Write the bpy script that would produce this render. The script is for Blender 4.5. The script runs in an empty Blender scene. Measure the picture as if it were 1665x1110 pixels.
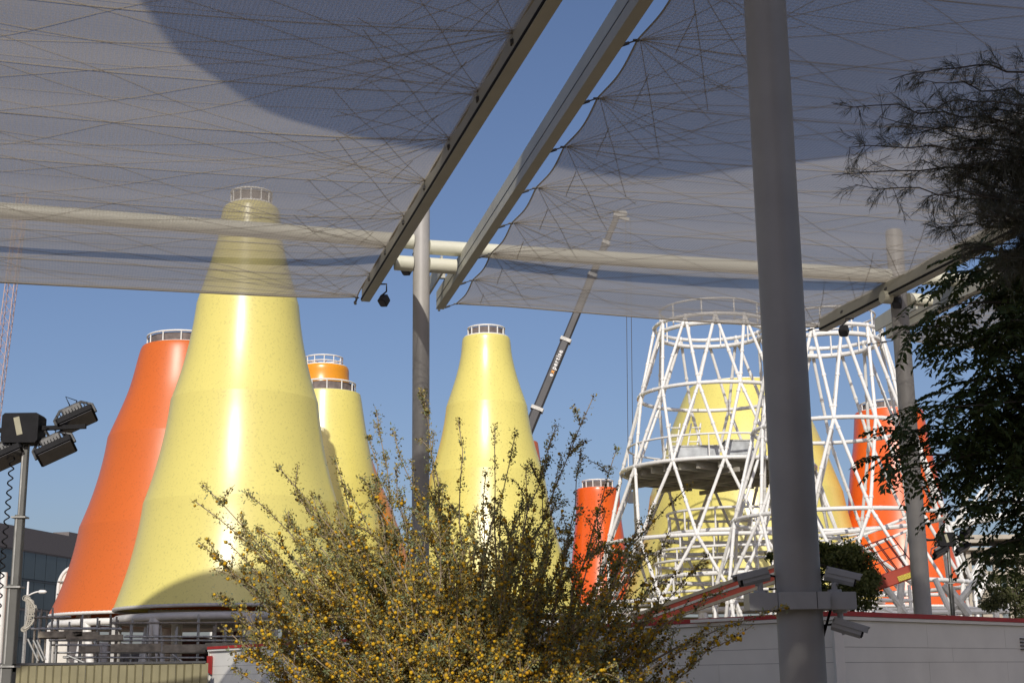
import bpy, math, random
import numpy as np
from mathutils import Vector, Matrix
R = math.radians
SC = bpy.context.scene
COL = SC.collection
PI = math.pi

# ------------------------------------------------------------------ camera
F = 2312.5                     # focal length in photograph pixels (50 mm on 36 mm)
PITCH, ROLL, EYE = R(13.26), 0.012, 1.7
_f = Vector((0, math.cos(PITCH), math.sin(PITCH)))
_r0 = Vector((1, 0, 0)); _u0 = Vector((0, -math.sin(PITCH), math.cos(PITCH)))
_r = (_r0 * math.cos(ROLL) - _u0 * math.sin(ROLL)); _u = (_u0 * math.cos(ROLL) + _r0 * math.sin(ROLL))
CAMP = Vector((0, 0, EYE))
cam = bpy.data.cameras.new('camera'); camo = bpy.data.objects.new('camera', cam); COL.objects.link(camo)
cam.lens = 50; cam.sensor_width = 36; cam.clip_start = .05; cam.clip_end = 8000
m = Matrix((( _r.x, _u.x, -_f.x, 0), (_r.y, _u.y, -_f.y, 0), (_r.z, _u.z, -_f.z, EYE), (0, 0, 0, 1)))
camo.matrix_world = m
SC.camera = camo
SC.render.resolution_x = 1024; SC.render.resolution_y = 682

# ------------------------------------------------------------------ sky, sun, exposure
SUN_EL, SUN_AZ = R(32), R(4)   # the sun stands behind the viewer; shadows run away from the camera
w = bpy.data.worlds.new('World'); SC.world = w; w.use_nodes = True
nt = w.node_tree; nt.nodes.clear()
sky = nt.nodes.new('ShaderNodeTexSky'); sky.sky_type = 'NISHITA'; sky.sun_disc = False
sky.sun_elevation = SUN_EL; sky.sun_rotation = R(180); sky.air_density = 1.0; sky.dust_density = 2.2; sky.ozone_density = 5.0
bg = nt.nodes.new('ShaderNodeBackground'); bg.inputs[1].default_value = .098
wo = nt.nodes.new('ShaderNodeOutputWorld')
wb_ = nt.nodes.new('ShaderNodeMix'); wb_.data_type = 'RGBA'; wb_.blend_type = 'MULTIPLY'; wb_.inputs[0].default_value = 1; wb_.inputs[7].default_value = (1.12, .985, .985, 1)   # white balance
nt.links.new(sky.outputs[0], wb_.inputs[6]); nt.links.new(wb_.outputs[2], bg.inputs[0]); nt.links.new(bg.outputs[0], wo.inputs[0])
sl = bpy.data.lights.new('sun', 'SUN'); sl.energy = 3.35; sl.angle = R(.53); sl.color = (1, .94, .85)
so = bpy.data.objects.new('sun', sl); COL.objects.link(so)
SUND = Vector((math.sin(SUN_AZ) * math.cos(SUN_EL), math.cos(SUN_AZ) * math.cos(SUN_EL), -math.sin(SUN_EL)))
so.rotation_euler = SUND.to_track_quat('-Z', 'Y').to_euler(); so.location = (0, -20, 40)
SC.view_settings.view_transform = 'Standard'; SC.view_settings.look = 'None'
SC.view_settings.exposure = 0.0; SC.view_settings.gamma = 1
SC.view_settings.use_curve_mapping = False

# ------------------------------------------------------------------ pixel helpers
def ray(px, py):
    return _f + _r * ((px - 832.5) / F) + _u * ((555 - py) / F)
def at(px, py, Y):             # the point on the pixel's ray at forward distance Y
    d = ray(px, py); return CAMP + d * (Y / d.y)
def onz(px, py, z):            # the point on the pixel's ray at height z
    d = ray(px, py); return CAMP + d * ((z - EYE) / d.z)
def onplane(px, py, P, N):
    d = ray(px, py); return CAMP + d * ((P - CAMP).dot(N) / d.dot(N))
def mpp(P):                    # metres for one photograph pixel at P
    return (P - CAMP).dot(_f) / F

# ------------------------------------------------------------------ materials
MATS = {}
def mat(name, col, rough=.6, metal=0, var=.12, scale=8, bump=0, bscale=60, spec=.5, coat=0, trans=0, alpha=None):
    if name in MATS: return MATS[name]
    M = bpy.data.materials.new(name); M.use_nodes = True; n = M.node_tree.nodes; l = M.node_tree.links
    b = n['Principled BSDF']
    tc = n.new('ShaderNodeTexCoord')
    nz = n.new('ShaderNodeTexNoise'); nz.inputs['Scale'].default_value = scale; nz.inputs['Detail'].default_value = 6
    l.new(tc.outputs['Object'], nz.inputs['Vector'])
    cr = n.new('ShaderNodeValToRGB')
    cr.color_ramp.elements[0].position = .3; cr.color_ramp.elements[1].position = .7
    cr.color_ramp.elements[0].color = (*[c * (1 - var) for c in col], 1)
    cr.color_ramp.elements[1].color = (*[min(1, c * (1 + var)) for c in col], 1)
    l.new(nz.outputs['Fac'], cr.inputs['Fac']); l.new(cr.outputs['Color'], b.inputs['Base Color'])
    b.inputs['Roughness'].default_value = rough; b.inputs['Metallic'].default_value = metal
    b.inputs['Specular IOR Level'].default_value = spec
    if coat: b.inputs['Coat Weight'].default_value = coat; b.inputs['Coat Roughness'].default_value = .12
    if bump:
        n2 = n.new('ShaderNodeTexNoise'); n2.inputs['Scale'].default_value = bscale; n2.inputs['Detail'].default_value = 4
        l.new(tc.outputs['Object'], n2.inputs['Vector'])
        bp = n.new('ShaderNodeBump'); bp.inputs['Strength'].default_value = bump; bp.inputs['Distance'].default_value = .02
        l.new(n2.outputs['Fac'], bp.inputs['Height']); l.new(bp.outputs['Normal'], b.inputs['Normal'])
    MATS[name] = M
    return M

def leaf_mat(name, cols, trans=.35, rough=.55):
    M = bpy.data.materials.new(name); M.use_nodes = True; n = M.node_tree.nodes; l = M.node_tree.links
    b = n['Principled BSDF']; out = n['Material Output']
    g = n.new('ShaderNodeNewGeometry'); cr = n.new('ShaderNodeValToRGB')
    els = cr.color_ramp.elements
    while len(els) < len(cols): els.new(.5)
    for i, c in enumerate(cols):
        els[i].position = i / max(1, len(cols) - 1); els[i].color = (*c, 1)
    l.new(g.outputs['Random Per Island'], cr.inputs['Fac'])
    l.new(cr.outputs['Color'], b.inputs['Base Color']); b.inputs['Roughness'].default_value = rough
    t = n.new('ShaderNodeBsdfTranslucent'); l.new(cr.outputs['Color'], t.inputs['Color'])
    mx = n.new('ShaderNodeMixShader'); mx.inputs[0].default_value = trans
    l.new(b.outputs[0], mx.inputs[1]); l.new(t.outputs[0], mx.inputs[2]); l.new(mx.outputs[0], out.inputs['Surface'])
    MATS[name] = M
    return M

def shell_mat(name, col, rough=.3):
    """painted cladding of the towers: fine random flecks, faint panel tone, satin gloss"""
    M = bpy.data.materials.new(name); M.use_nodes = True; n = M.node_tree.nodes; l = M.node_tree.links
    b = n['Principled BSDF']; tc = n.new('ShaderNodeTexCoord')
    vo = n.new('ShaderNodeTexNoise'); vo.inputs['Scale'].default_value = 11; vo.inputs['Detail'].default_value = 2.5
    l.new(tc.outputs['Object'], vo.inputs['Vector'])
    cr = n.new('ShaderNodeValToRGB'); cr.color_ramp.elements[0].position = .35; cr.color_ramp.elements[1].position = .42
    cr.color_ramp.elements[0].color = (*[c * .86 for c in col], 1); cr.color_ramp.elements[1].color = (*col, 1)
    l.new(vo.outputs['Fac'], cr.inputs['Fac'])
    nz = n.new('ShaderNodeTexNoise'); nz.inputs['Scale'].default_value = .35; nz.inputs['Detail'].default_value = 5
    l.new(tc.outputs['Object'], nz.inputs['Vector'])
    c2 = n.new('ShaderNodeValToRGB'); c2.color_ramp.elements[0].position = .3; c2.color_ramp.elements[1].position = .7
    c2.color_ramp.elements[0].color = (.94, .94, .94, 1); c2.color_ramp.elements[1].color = (1, 1, 1, 1)
    l.new(nz.outputs['Fac'], c2.inputs['Fac'])
    mx = n.new('ShaderNodeMix'); mx.data_type = 'RGBA'; mx.blend_type = 'MULTIPLY'; mx.inputs[0].default_value = 1
    l.new(cr.outputs['Color'], mx.inputs[6]); l.new(c2.outputs['Color'], mx.inputs[7]); l.new(mx.outputs[2], b.inputs['Base Color'])
    b.inputs['Roughness'].default_value = rough; b.inputs['Specular IOR Level'].default_value = .6
    n2 = n.new('ShaderNodeTexNoise'); n2.inputs['Scale'].default_value = 2.2; n2.inputs['Detail'].default_value = 3
    l.new(tc.outputs['Object'], n2.inputs['Vector'])
    bp = n.new('ShaderNodeBump'); bp.inputs['Strength'].default_value = .05; bp.inputs['Distance'].default_value = .05
    l.new(n2.outputs['Fac'], bp.inputs['Height']); l.new(bp.outputs['Normal'], b.inputs['Normal'])
    MATS[name] = M
    return M

def net_mat(name, openness=.5):
    """knitted shade cloth: open weave, lit from above it glows through"""
    M = bpy.data.materials.new(name); M.use_nodes = True; n = M.node_tree.nodes; l = M.node_tree.links
    out = n['Material Output']; n.remove(n['Principled BSDF'])
    uv = n.new('ShaderNodeUVMap')
    def wave(rot, scale):
        mp = n.new('ShaderNodeMapping'); mp.inputs['Rotation'].default_value = (0, 0, R(rot))
        l.new(uv.outputs[0], mp.inputs['Vector'])
        wv = n.new('ShaderNodeTexWave'); wv.inputs['Scale'].default_value = scale; wv.inputs['Distortion'].default_value = 1.2
        wv.inputs['Detail'].default_value = 2; wv.inputs['Detail Scale'].default_value = 3
        l.new(mp.outputs[0], wv.inputs['Vector']); return wv.outputs['Fac']
    a = wave(3, 5.0); c = wave(92, 4.0)
    nz = n.new('ShaderNodeTexNoise'); nz.inputs['Scale'].default_value = 26; nz.inputs['Detail'].default_value = 3
    l.new(uv.outputs[0], nz.inputs['Vector'])
    big = n.new('ShaderNodeTexNoise'); big.inputs['Scale'].default_value = .5; big.inputs['Detail'].default_value = 3
    l.new(uv.outputs[0], big.inputs['Vector'])
    def math_(op, x, y):
        k = n.new('ShaderNodeMath'); k.operation = op
        for i, v in enumerate((x, y)):
            if isinstance(v, (int, float)): k.inputs[i].default_value = v
            else: l.new(v, k.inputs[i])
        return k.outputs[0]
    s = math_('ADD', math_('MULTIPLY', a, .10), math_('MULTIPLY', c, .10))
    s = math_('ADD', s, math_('MULTIPLY', nz.outputs['Fac'], .24))
    s = math_('ADD', s, math_('MULTIPLY', big.outputs['Fac'], .10))
    s = math_('ADD', s, openness - .27)
    df = n.new('ShaderNodeBsdfDiffuse'); df.inputs[0].default_value = (.52, .475, .41, 1)
    tl = n.new('ShaderNodeBsdfTranslucent'); tl.inputs[0].default_value = (.49, .445, .375, 1)
    m1 = n.new('ShaderNodeMixShader'); m1.inputs[0].default_value = .5
    l.new(df.outputs[0], m1.inputs[1]); l.new(tl.outputs[0], m1.inputs[2])
    tr = n.new('ShaderNodeBsdfTransparent')
    m2 = n.new('ShaderNodeMixShader'); l.new(s, m2.inputs[0]); l.new(m1.outputs[0], m2.inputs[1]); l.new(tr.outputs[0], m2.inputs[2])
    l.new(m2.outputs[0], out.inputs['Surface'])
    MATS[name] = M
    return M

# ------------------------------------------------------------------ mesh builder
ORG = {}
def setp(o, label=None, cat=None, group=None, kind=None):
    if label: o['label'] = label
    if cat: o['category'] = cat
    if group: o['group'] = group
    if kind: o['kind'] = kind
    return o
def empty(name, loc, label=None, cat=None, group=None):
    o = bpy.data.objects.new(name, None); COL.objects.link(o); o.location = loc; o.empty_display_size = .3
    ORG[o] = Vector(loc)
    return setp(o, label, cat, group)

def frame(d, up=Vector((0, 0, 1))):
    d = d.normalized()
    if abs(d.dot(up)) > .985: up = Vector((0, 1, 0))
    s = d.cross(up).normalized(); t = s.cross(d).normalized()
    return d, s, t

class MB:
    def __init__(s): s.v = []; s.f = []; s.uv = None
    def quad(s, a, b, c, d):
        i = len(s.v); s.v += [tuple(a), tuple(b), tuple(c), tuple(d)]; s.f.append((i, i + 1, i + 2, i + 3)); return s
    def hexa(s, P):   # 8 points: bottom 4, top 4
        i = len(s.v); s.v += [tuple(p) for p in P]
        for q in ((3, 2, 1, 0), (4, 5, 6, 7), (0, 1, 5, 4), (1, 2, 6, 5), (2, 3, 7, 6), (3, 0, 4, 7)): s.f.append(tuple(i + k for k in q))
        return s
    def box(s, c, sx, sy, sz, ax=None):
        c = Vector(c)
        X, Y, Z = ax if ax else (Vector((1, 0, 0)), Vector((0, 1, 0)), Vector((0, 0, 1)))
        P = []
        for z in (-.5, .5):
            for (x, y) in ((-.5, -.5), (.5, -.5), (.5, .5), (-.5, .5)): P.append(c + X * (x * sx) + Y * (y * sy) + Z * (z * sz))
        return s.hexa(P)
    def bbox(s, c, sx, sy, sz, ax=None, b=.01):   # box with chamfered long edges
        c = Vector(c)
        X, Y, Z = ax if ax else (Vector((1, 0, 0)), Vector((0, 1, 0)), Vector((0, 0, 1)))
        prof = []
        hx, hz = sx / 2, sz / 2
        for (x, z) in ((-hx + b, -hz), (hx - b, -hz), (hx, -hz + b), (hx, hz - b), (hx - b, hz), (-hx + b, hz), (-hx, hz - b), (-hx, -hz + b)): prof.append(X * x + Z * z)
        i = len(s.v)
        for y in (-sy / 2, sy / 2): s.v += [tuple(c + p + Y * y) for p in prof]
        for k in range(8): s.f.append((i + k, i + (k + 1) % 8, i + 8 + (k + 1) % 8, i + 8 + k))
        s.f.append(tuple(i + k for k in reversed(range(8)))); s.f.append(tuple(i + 8 + k for k in range(8)))
        return s
    def bar(s, a, b, w, h, up=Vector((0, 0, 1))):
        a, b = Vector(a), Vector(b); d, sd, t = frame(b - a, up)
        P = []
        for q in (a, b):
            P += [q - sd * w / 2 - t * h / 2, q + sd * w / 2 - t * h / 2, q + sd * w / 2 + t * h / 2, q - sd * w / 2 + t * h / 2]
        return s.hexa(P)
    def tube(s, a, b, r0, r1=None, n=10, cap=True):
        return s.path([a, b], [r0, r0 if r1 is None else r1], n, cap)
    def path(s, pts, r, n=8, cap=True, closed=False):
        pts = [Vector(p) for p in pts]; N = len(pts)
        rr = r if isinstance(r, (list, tuple)) else [r] * N
        i0 = len(s.v); up = None
        for k, p in enumerate(pts):
            if closed: d = pts[(k + 1) % N] - pts[k - 1]
            else: d = pts[min(k + 1, N - 1)] - pts[max(k - 1, 0)]
            d.normalize()
            if up is None: _, sd, up = frame(d)
            else:
                sd = d.cross(up)
                if sd.length < 1e-4: _, sd, up = frame(d)
                sd.normalize(); up = sd.cross(d).normalized()
            for j in range(n):
                a = 2 * PI * j / n
                s.v.append(tuple(p + (sd * math.cos(a) + up * math.sin(a)) * rr[k]))
        for k in range(N if closed else N - 1):
            for j in range(n):
                a = i0 + k * n; b = i0 + ((k + 1) % N) * n
                s.f.append((a + j, a + (j + 1) % n, b + (j + 1) % n, b + j))
        if cap and not closed:
            s.f.append(tuple(i0 + j for j in reversed(range(n)))); e = i0 + (N - 1) * n; s.f.append(tuple(e + j for j in range(n)))
        return s
    def ring(s, c, Rr, r, ns=64, n=8):
        return s.path([(c[0] + Rr * math.cos(2 * PI * k / ns), c[1] + Rr * math.sin(2 * PI * k / ns), c[2]) for k in range(ns)], r, n, closed=True)
    def lathe(s, c, prof, ns=96, a0=0, a1=2 * PI):
        i0 = len(s.v); full = abs(a1 - a0 - 2 * PI) < 1e-6; m_ = ns if full else ns + 1
        for (rr, z) in prof:
            for j in range(m_):
                a = a0 + (a1 - a0) * j / ns; s.v.append((c[0] + rr * math.cos(a), c[1] + rr * math.sin(a), z))
        for k in range(len(prof) - 1):
            for j in range(ns):
                a = i0 + k * m_; b = a + m_; j2 = (j + 1) % m_
                s.f.append((a + j, a + j2, b + j2, b + j))
        return s
    def disc(s, c, Rr, ns=48):
        i = len(s.v); s.v += [(c[0] + Rr * math.cos(2 * PI * k / ns), c[1] + Rr * math.sin(2 * PI * k / ns), c[2]) for k in range(ns)]
        s.f.append(tuple(range(i, i + ns))); return s
    def ball(s, c, r, nu=8, nv=5):
        c = Vector(c); prof = [(r * math.sin(PI * k / nv), c.z - r * math.cos(PI * k / nv)) for k in range(nv + 1)]
        prof[0] = (r * .02, c.z - r); prof[-1] = (r * .02, c.z + r)
        return s.lathe(c, prof, nu)
    def build(s, name, mt, parent=None, smooth=False, loc=None, **kw):
        me = bpy.data.meshes.new(name)
        o0 = ORG.get(parent) if parent else (Vector(loc) if loc is not None else None)
        v = s.v if o0 is None else [(p[0] - o0.x, p[1] - o0.y, p[2] - o0.z) for p in s.v]
        me.from_pydata(v, [], s.f); me.update()
        if s.uv: 
            ul = me.uv_layers.new(name='UVMap'); 
            li = np.empty(len(me.loops), dtype=np.int32); me.loops.foreach_get('vertex_index', li)
            ul.data.foreach_set('uv', np.array(s.uv, dtype=np.float32)[li].ravel())
        me.materials.append(mt)
        if smooth:
            me.polygons.foreach_set('use_smooth', [True] * len(me.polygons))
            if smooth == 'auto':
                me.set_sharp_from_angle(angle=R(35))
        o = bpy.data.objects.new(name, me); COL.objects.link(o)
        if parent: o.parent = parent; ORG[o] = ORG[parent]
        elif loc is not None: o.location = loc; ORG[o] = Vector(loc)
        else: ORG[o] = Vector((0, 0, 0))
        return setp(o, **kw)

def np_mesh(name, verts, faces, mt, parent=None, smooth=False, **kw):
    """verts (N,3), faces (M,k) numpy"""
    me = bpy.data.meshes.new(name); k = faces.shape[1]
    v = verts.astype(np.float32).copy()
    if parent: v -= np.array(ORG[parent], dtype=np.float32)
    me.vertices.add(len(v)); me.vertices.foreach_set('co', v.ravel())
    me.loops.add(faces.size); me.loops.foreach_set('vertex_index', faces.astype(np.int32).ravel())
    me.polygons.add(len(faces)); me.polygons.foreach_set('loop_start', np.arange(0, faces.size, k, dtype=np.int32))
    me.update(calc_edges=True); me.validate()
    me.materials.append(mt)
    if smooth: me.polygons.foreach_set('use_smooth', np.ones(len(me.polygons), dtype=bool))
    o = bpy.data.objects.new(name, me); COL.objects.link(o)
    if parent: o.parent = parent; ORG[o] = ORG[parent]
    else: ORG[o] = Vector((0, 0, 0))
    return setp(o, **kw)
# ------------------------------------------------------------------ shared materials
WHITE = mat('white_paint', (.78, .77, .73), .35, var=.05, scale=3)
DIRTY = mat('grimy_white_tube', (.55, .54, .50), .5, var=.2, scale=5)
STEEL = mat('galvanised_tube', (.36, .36, .34), .5, .3, var=.25, scale=9)
RUST = mat('weathered_tube', (.24, .21, .17), .6, .2, var=.35, scale=12)
BLACK = mat('black_metal', (.010, .010, .012), .7, var=.3, spec=.25)
DARK = mat('dark_grey_metal', (.05, .05, .052), .5, var=.2)
POST = mat('canopy_post_paint', (.36, .345, .32), .5, var=.07, scale=2.5, bump=.15, bscale=14)
PIPE = mat('canopy_pipe_paint', (.66, .65, .52), .45, var=.05, scale=2)
BEAM = mat('canopy_beam_paint', (.45, .44, .37), .5, var=.08, scale=1.5)
SEAM = leaf_mat('net_seam_webbing', [(.58, .53, .44), (.66, .61, .52)], .5, .9)
NET = net_mat('knitted_shade_cloth', .245)
GROUND = mat('sandy_ground', (.20, .160, .105), .9, var=.25, scale=.6, bump=.4, bscale=20)
YEL = shell_mat('yellow_cladding', (.76, .67, .19), .31)
YEL2 = shell_mat('smooth_yellow_cladding', (.78, .69, .19), .30)
ORA = shell_mat('orange_cladding', (.64, .140, .018), .38)
AMB = shell_mat('amber_cladding', (.82, .33, .012), .3)
RED = shell_mat('red_orange_cladding', (.80, .125, .015), .27)
MESHG = mat('rail_infill_mesh', (.16, .13, .12), .7, var=.3, scale=4)
CONC = mat('concrete', (.36, .33, .28), .85, var=.2, scale=2, bump=.3, bscale=30)
PLANK = mat('weathered_plank', (.30, .26, .19), .8, var=.35, scale=5)

# ------------------------------------------------------------------ ground
g = MB(); NR = 24
g.disc((0, 1500, 0), 5000, 96)
g.build('ground', GROUND, kind='structure')

# ------------------------------------------------------------------ shade canopy: posts, pipes, beams
ZB = 10.3
VV = Vector((math.cos(R(14.3)), math.sin(R(14.3)), 0)); UU = Vector((-math.sin(R(14.3)), math.cos(R(14.3)), 0))
POLE = at(685, 430, 29.6); POLE.z = 0
POLER = at(1461, 480, 32.6); POLER.z = 0
POLEN = at(1275, 555, 12.3); POLEN.z = 0
canopy = empty('shade_canopy_frame', POLE, 'steel frame of tall posts, paired cream pipes and long beams holding the shade nets', 'canopy frame')
def post(P, r, top, label):
    m_ = MB(); m_.path([P, P + Vector((0, 0, .35 * top)), P + Vector((0, 0, top - .06)), P + Vector((0, 0, top))], [r, r, r, r * .9], 40)
    o = m_.build('post', POST, canopy, 'auto', label=label)
    b = MB(); b.path([P, P + Vector((0, 0, .04))], r * 1.7, 32)
    for k in range(8):
        a = k * PI / 4; q = P + Vector((math.cos(a), math.sin(a), 0)) * r * 1.45
        b.tube(q, q + Vector((0, 0, .09)), .018, n=6)
    b.build('base_plate', STEEL, o)
    return o
post(POLE, .182, 12.0, 'middle post standing in the gap between the two big nets')
post(POLER, .20, 12.0, 'far right post half hidden by leafy branches')
post(POLEN, .195, 12.0, 'thick near post in shade, carrying the security cameras')
PN = Vector((-VV.y, VV.x, 0)); 
def pipe(a, b, r, joint=()):
    m_ = MB(); m_.tube(a, b, r, n=32)
    o = m_.build('cross_pipe', PIPE, canopy, 'auto')
    for t in joint:
        q = a.lerp(b, t); d = (b - a).normalized(); j = MB(); j.tube(q - d * .13, q + d * .13, r * 1.012, n=32); j.build('sleeve', PIPE, o, 'auto')
    return o
pl = lambda x, y: onplane(x, y, POLE, PN)
a = pl(-260, 322); b = pl(672, 393); pipe(a, b, .165, (.3, .72))
a = pl(698, 397); b = pl(1446, 453); a.z = b.z = (a.z + b.z) / 2; pipe(a, b, .16, (.05, .5))
ZP = b.z
a = pl(1478, 455); b = pl(1640, 468); a.z = b.z = ZP; pipe(a, b, .16)
a = pl(642, 427); b = pl(671, 429); pipe(a, b, .165)
a = pl(698, 431); b = pl(741, 434); pipe(a, b, .165)
a = pl(1434, 483); b = pl(1448, 484); pipe(a, b, .15)
a = pl(1476, 486); b = pl(1512, 489); pipe(a, b, .15)
# near post arms, above the picture
q = POLEN + Vector((0, 0, 11.1)); pipe(q - VV * 6, q - VV * .19, .165); pipe(q + VV * .19, q + VV * 6, .165)
q = POLEN + Vector((0, 0, 10.55)); pipe(q - VV * .75, q - VV * .19, .165); pipe(q + VV * .19, q + VV * .75, .165)

def ext(far, near, Yn):        # run the line far->near on until forward distance Yn
    d = (near - far); return far + d * ((Yn - far.y) / d.y)
def beam(pl_far, pl_near, pr_far, h_far, h_near, w=.19, Yn=9.6, seam=False, label=None):
    a = onz(*pl_far, ZB); b = ext(a, onz(*pl_near, ZB), Yn)
    d, sd, t = frame(b - a); sd = -sd     # sd points to the right, seen from the camera
    if sd.x < 0: sd = -sd
    m_ = MB()
    K = 8
    for k in range(K):
        p, q = a.lerp(b, k / K), a.lerp(b, (k + 1) / K)
    def sec(P, h): return [P, P + sd * w, P + sd * w + Vector((0, 0, h)), P + Vector((0, 0, h))]
    A, B = sec(a, h_far), sec(b, h_near)
    m_.hexa([A[0], A[1], B[1], B[0], A[3], A[2], B[2], B[3]])
    o = m_.build('beam', BEAM, canopy, label=label)
    # bottom flange and a thin dark keder rail
    f = MB(); f.bar(a + sd * w / 2 + Vector((0, 0, -.012)), b + sd * w / 2 + Vector((0, 0, -.012)), w + .02, .02); f.build('flange', BEAM, o)
    k = MB()
    s_ = a - sd * .012 if label and 'left net' in label else a + sd * (w + .012)
    e_ = s_ + (b - a)
    k.bar(s_ + Vector((0, 0, .03)), e_ + Vector((0, 0, .03)), .022, .05); k.build('rail', BLACK, o)
    if seam:
        k = MB(); k.bar(a - sd * .004 + Vector((0, 0, h_far * .42)), b - sd * .004 + Vector((0, 0, h_near * .42)), .006, .014); k.build('seam', DARK, o)
    return a, b, sd
B1 = beam((588, 488.6), (889.5, 0), None, .36, .46, .18, label='beam edging the left net')
B2 = beam((709.5, 501), (1039, 0), None, .40, .52, .17, seam=True, label='deep beam edging the right net')
B3 = beam((1333, 537), (1531, 436), None, .34, .44, .2, label='beam at the far side of the right net, edging the left net of the next gap')
B4 = beam((1441, 549), (1536, 498), None, .42, .55, .2, seam=True, label='deep beam behind the leafy branches')
# doubled end plate at the tip of the deep beams
for Bx in (B2, B4):
    a, b, sd = Bx; d = (b - a).normalized(); m_ = MB()
    p = a - sd * .30 + Vector((0, 0, .16)); q = p + d * 2.4
    m_.hexa([p, p + sd * .05, q + sd * .05, q, p + Vector((0, 0, .34)), p + sd * .05 + Vector((0, 0, .34)), q + sd * .05 + Vector((0, 0, .42)), q + Vector((0, 0, .42))])
    m_.bar(p + sd * .15 + Vector((0, 0, .3)) + d * 1.2, p + sd * .3 + Vector((0, 0, .3)) + d * 1.2, .12, .12)
    m_.build('end_plate', BEAM, canopy)

# ------------------------------------------------------------------ nets
def hsh(i, k): return (math.sin(i * 12.9898 + k * 78.233) * 43758.5453) % 1.0
def make_net(far0, near0, far1, near1, n, label, sag, seed, sca=.008):
    """far0/near0: left edge, far1/near1: right edge; n bays along each side"""
    root = empty('shade_net', (far0 + far1) / 2, label, 'shade net', 'shade nets stretched between the beams')
    L = (near0 - far0).length
    W = (far1 - far0).length
    def P(s, t, off=0):
        e = sca * abs(math.sin(PI * t * n)) ** .9 if not off else 0
        s2 = s + e * (1 - s) ** 6 - e * s ** 6
        fe = .010 * 4 * s * (1 - s) * (1 - t)           # far edge bows in
        t2 = t * (1 - 0) + fe * (1 - t)
        a = far0.lerp(near0, t2); b = far1.lerp(near1, t2)
        p = a.lerp(b, s2)
        ridge = math.cos(2 * PI * t * n) * .028 * (1 - (2 * s - 1) ** 2 * .25)
        p.z += -sag * 4 * s * (1 - s) + ridge + off + .06 * math.sin(seed + 5 * s) * math.sin(seed * 2 + 4 * t) * min(1, 8 * s, 8 * (1 - s))
        return p
    m_ = MB(); ns, ntt = 64, n * 10
    uv = []
    for j in range(ntt + 1):
        for i in range(ns + 1):
            m_.v.append(tuple(P(i / ns, j / ntt))); uv.append((i / ns * W, j / ntt * L))
    for j in range(ntt):
        for i in range(ns):
            a = j * (ns + 1) + i; m_.f.append((a, a + 1, a + ns + 2, a + ns + 1))
    m_.uv = uv
    m_.build('cloth', NET, root, True)
    # stitched webbing: fans of lines from each corner point to those across, with short ties
    wb = MB()
    def line(s0, t0, s1, t1, r, K=26, off=.010):
        pts = []
        for k in range(K + 1):
            f = k / K; s, t = s0 + (s1 - s0) * f, t0 + (t1 - t0) * f
            if t < 0 or t > 1: 
                if len(pts) > 1: wb.path(pts, r, 4)
                pts = []; continue
            pts.append(P(s, t, off))
        if len(pts) > 1: wb.path(pts, r, 4)
    for i in range(n + 1):
        t0 = i / n
        for k in (-3, -1, 0, 2, 4) if i % 2 else (-4, -2, 0, 1, 3):
            line(.004, t0, .996, (i + k + (hsh(i + seed, k) - .5) * .25) / n, .0060 if k else .009)
        for sd in (0, 1):
            for k in (-2.6, -1.5, -.75, .75, 1.5, 2.6):        # steep short rays close to the corner point
                ds = .16 + .05 * hsh(i, k); line(abs(sd - .004), t0, abs(sd - ds), t0 + k / n * .75, .006, 10)
            line(abs(sd - .062), t0 - .10 / n, abs(sd - .045), t0 + .55 / n, .007, 8)
    for k in range(2 * n):
        t = (k + .5 * hsh(k, seed)) / (2 * n)
        line(.04, t, .96, t + (hsh(k, 3) - .5) * .03, .0042)
    wb.build('webbing', SEAM, root, kind='stuff')
    hm = MB()
    hm.path([P(k / 60, 0) for k in range(61)], .022, 5); hm.path([P(0, k / (n * 12)) for k in range(n * 12 + 1)], .016, 5)
    hm.path([P(1, k / (n * 12)) for k in range(n * 12 + 1)], .016, 5)
    hm.build('hem', SEAM, root)
    return root, P, n
def clips(net, side, Bx, off):
    root, P, n = net; a, b, sd = Bx
    for i in range(n + 1):
        p = P(side, i / n)
        d = (b - a); u = (p - a).dot(d) / d.dot(d); q = a + d * u + sd * off; q.z = ZB + .18
        v = q - p; vd = v.normalized()
        m_ = MB(); m_.tube(p, q, .012, n=6); c = p + v * .5; m_.tube(c - vd * .07, c + vd * .07, .026, n=8)
        m_.bbox(p + vd * .02, .10, .06, .02, b=.004); m_.bbox(q - vd * .02, .06, .12, .06, b=.01)
        m_.build('turnbuckle', DARK, root)
_fR0 = onz(742, 495, ZB + .33); _nR0 = ext(_fR0, onz(1083, 0, ZB + .33), 10.6)
_fR1 = onz(1331, 533, ZB + .33); _nR1 = ext(_fR1, onz(1529, 432, ZB + .33), 13.2)
netR = make_net(_fR0, _nR0, _fR1, _nR1, 11, 'grey shade net stretched right of the open strip of sky, behind the near post', .10, 1.3, .0045)
clips(netR, 0, B2, .18); clips(netR, 1, B3, -.01)
_fL1 = onz(581, 484, ZB + .33); _nL1 = ext(_fL1, onz(868, 8, ZB + .33), 10.6)
_fL0 = _fL1 - VV * 11.2; _nL0 = _nL1 - VV * 11.2
netL = make_net(_fL0, _nL0, _fL1, _nL1, 11, 'grey shade net stretched left of the open strip of sky, over the tallest yellow tower', .22, 2.1, .005)
clips(netL, 1, B1, -.01)
_f30 = onz(1463, 553, ZB + .33); _n30 = ext(_f30, onz(1556, 502, ZB + .33), 16)
netT = make_net(_f30, _n30, _f30 + VV * 11, _n30 + VV * 11, 9, 'grey shade net glimpsed through the leafy branches at the right edge', .2, 3.7)
clips(netT, 0, B4, .2)

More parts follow.
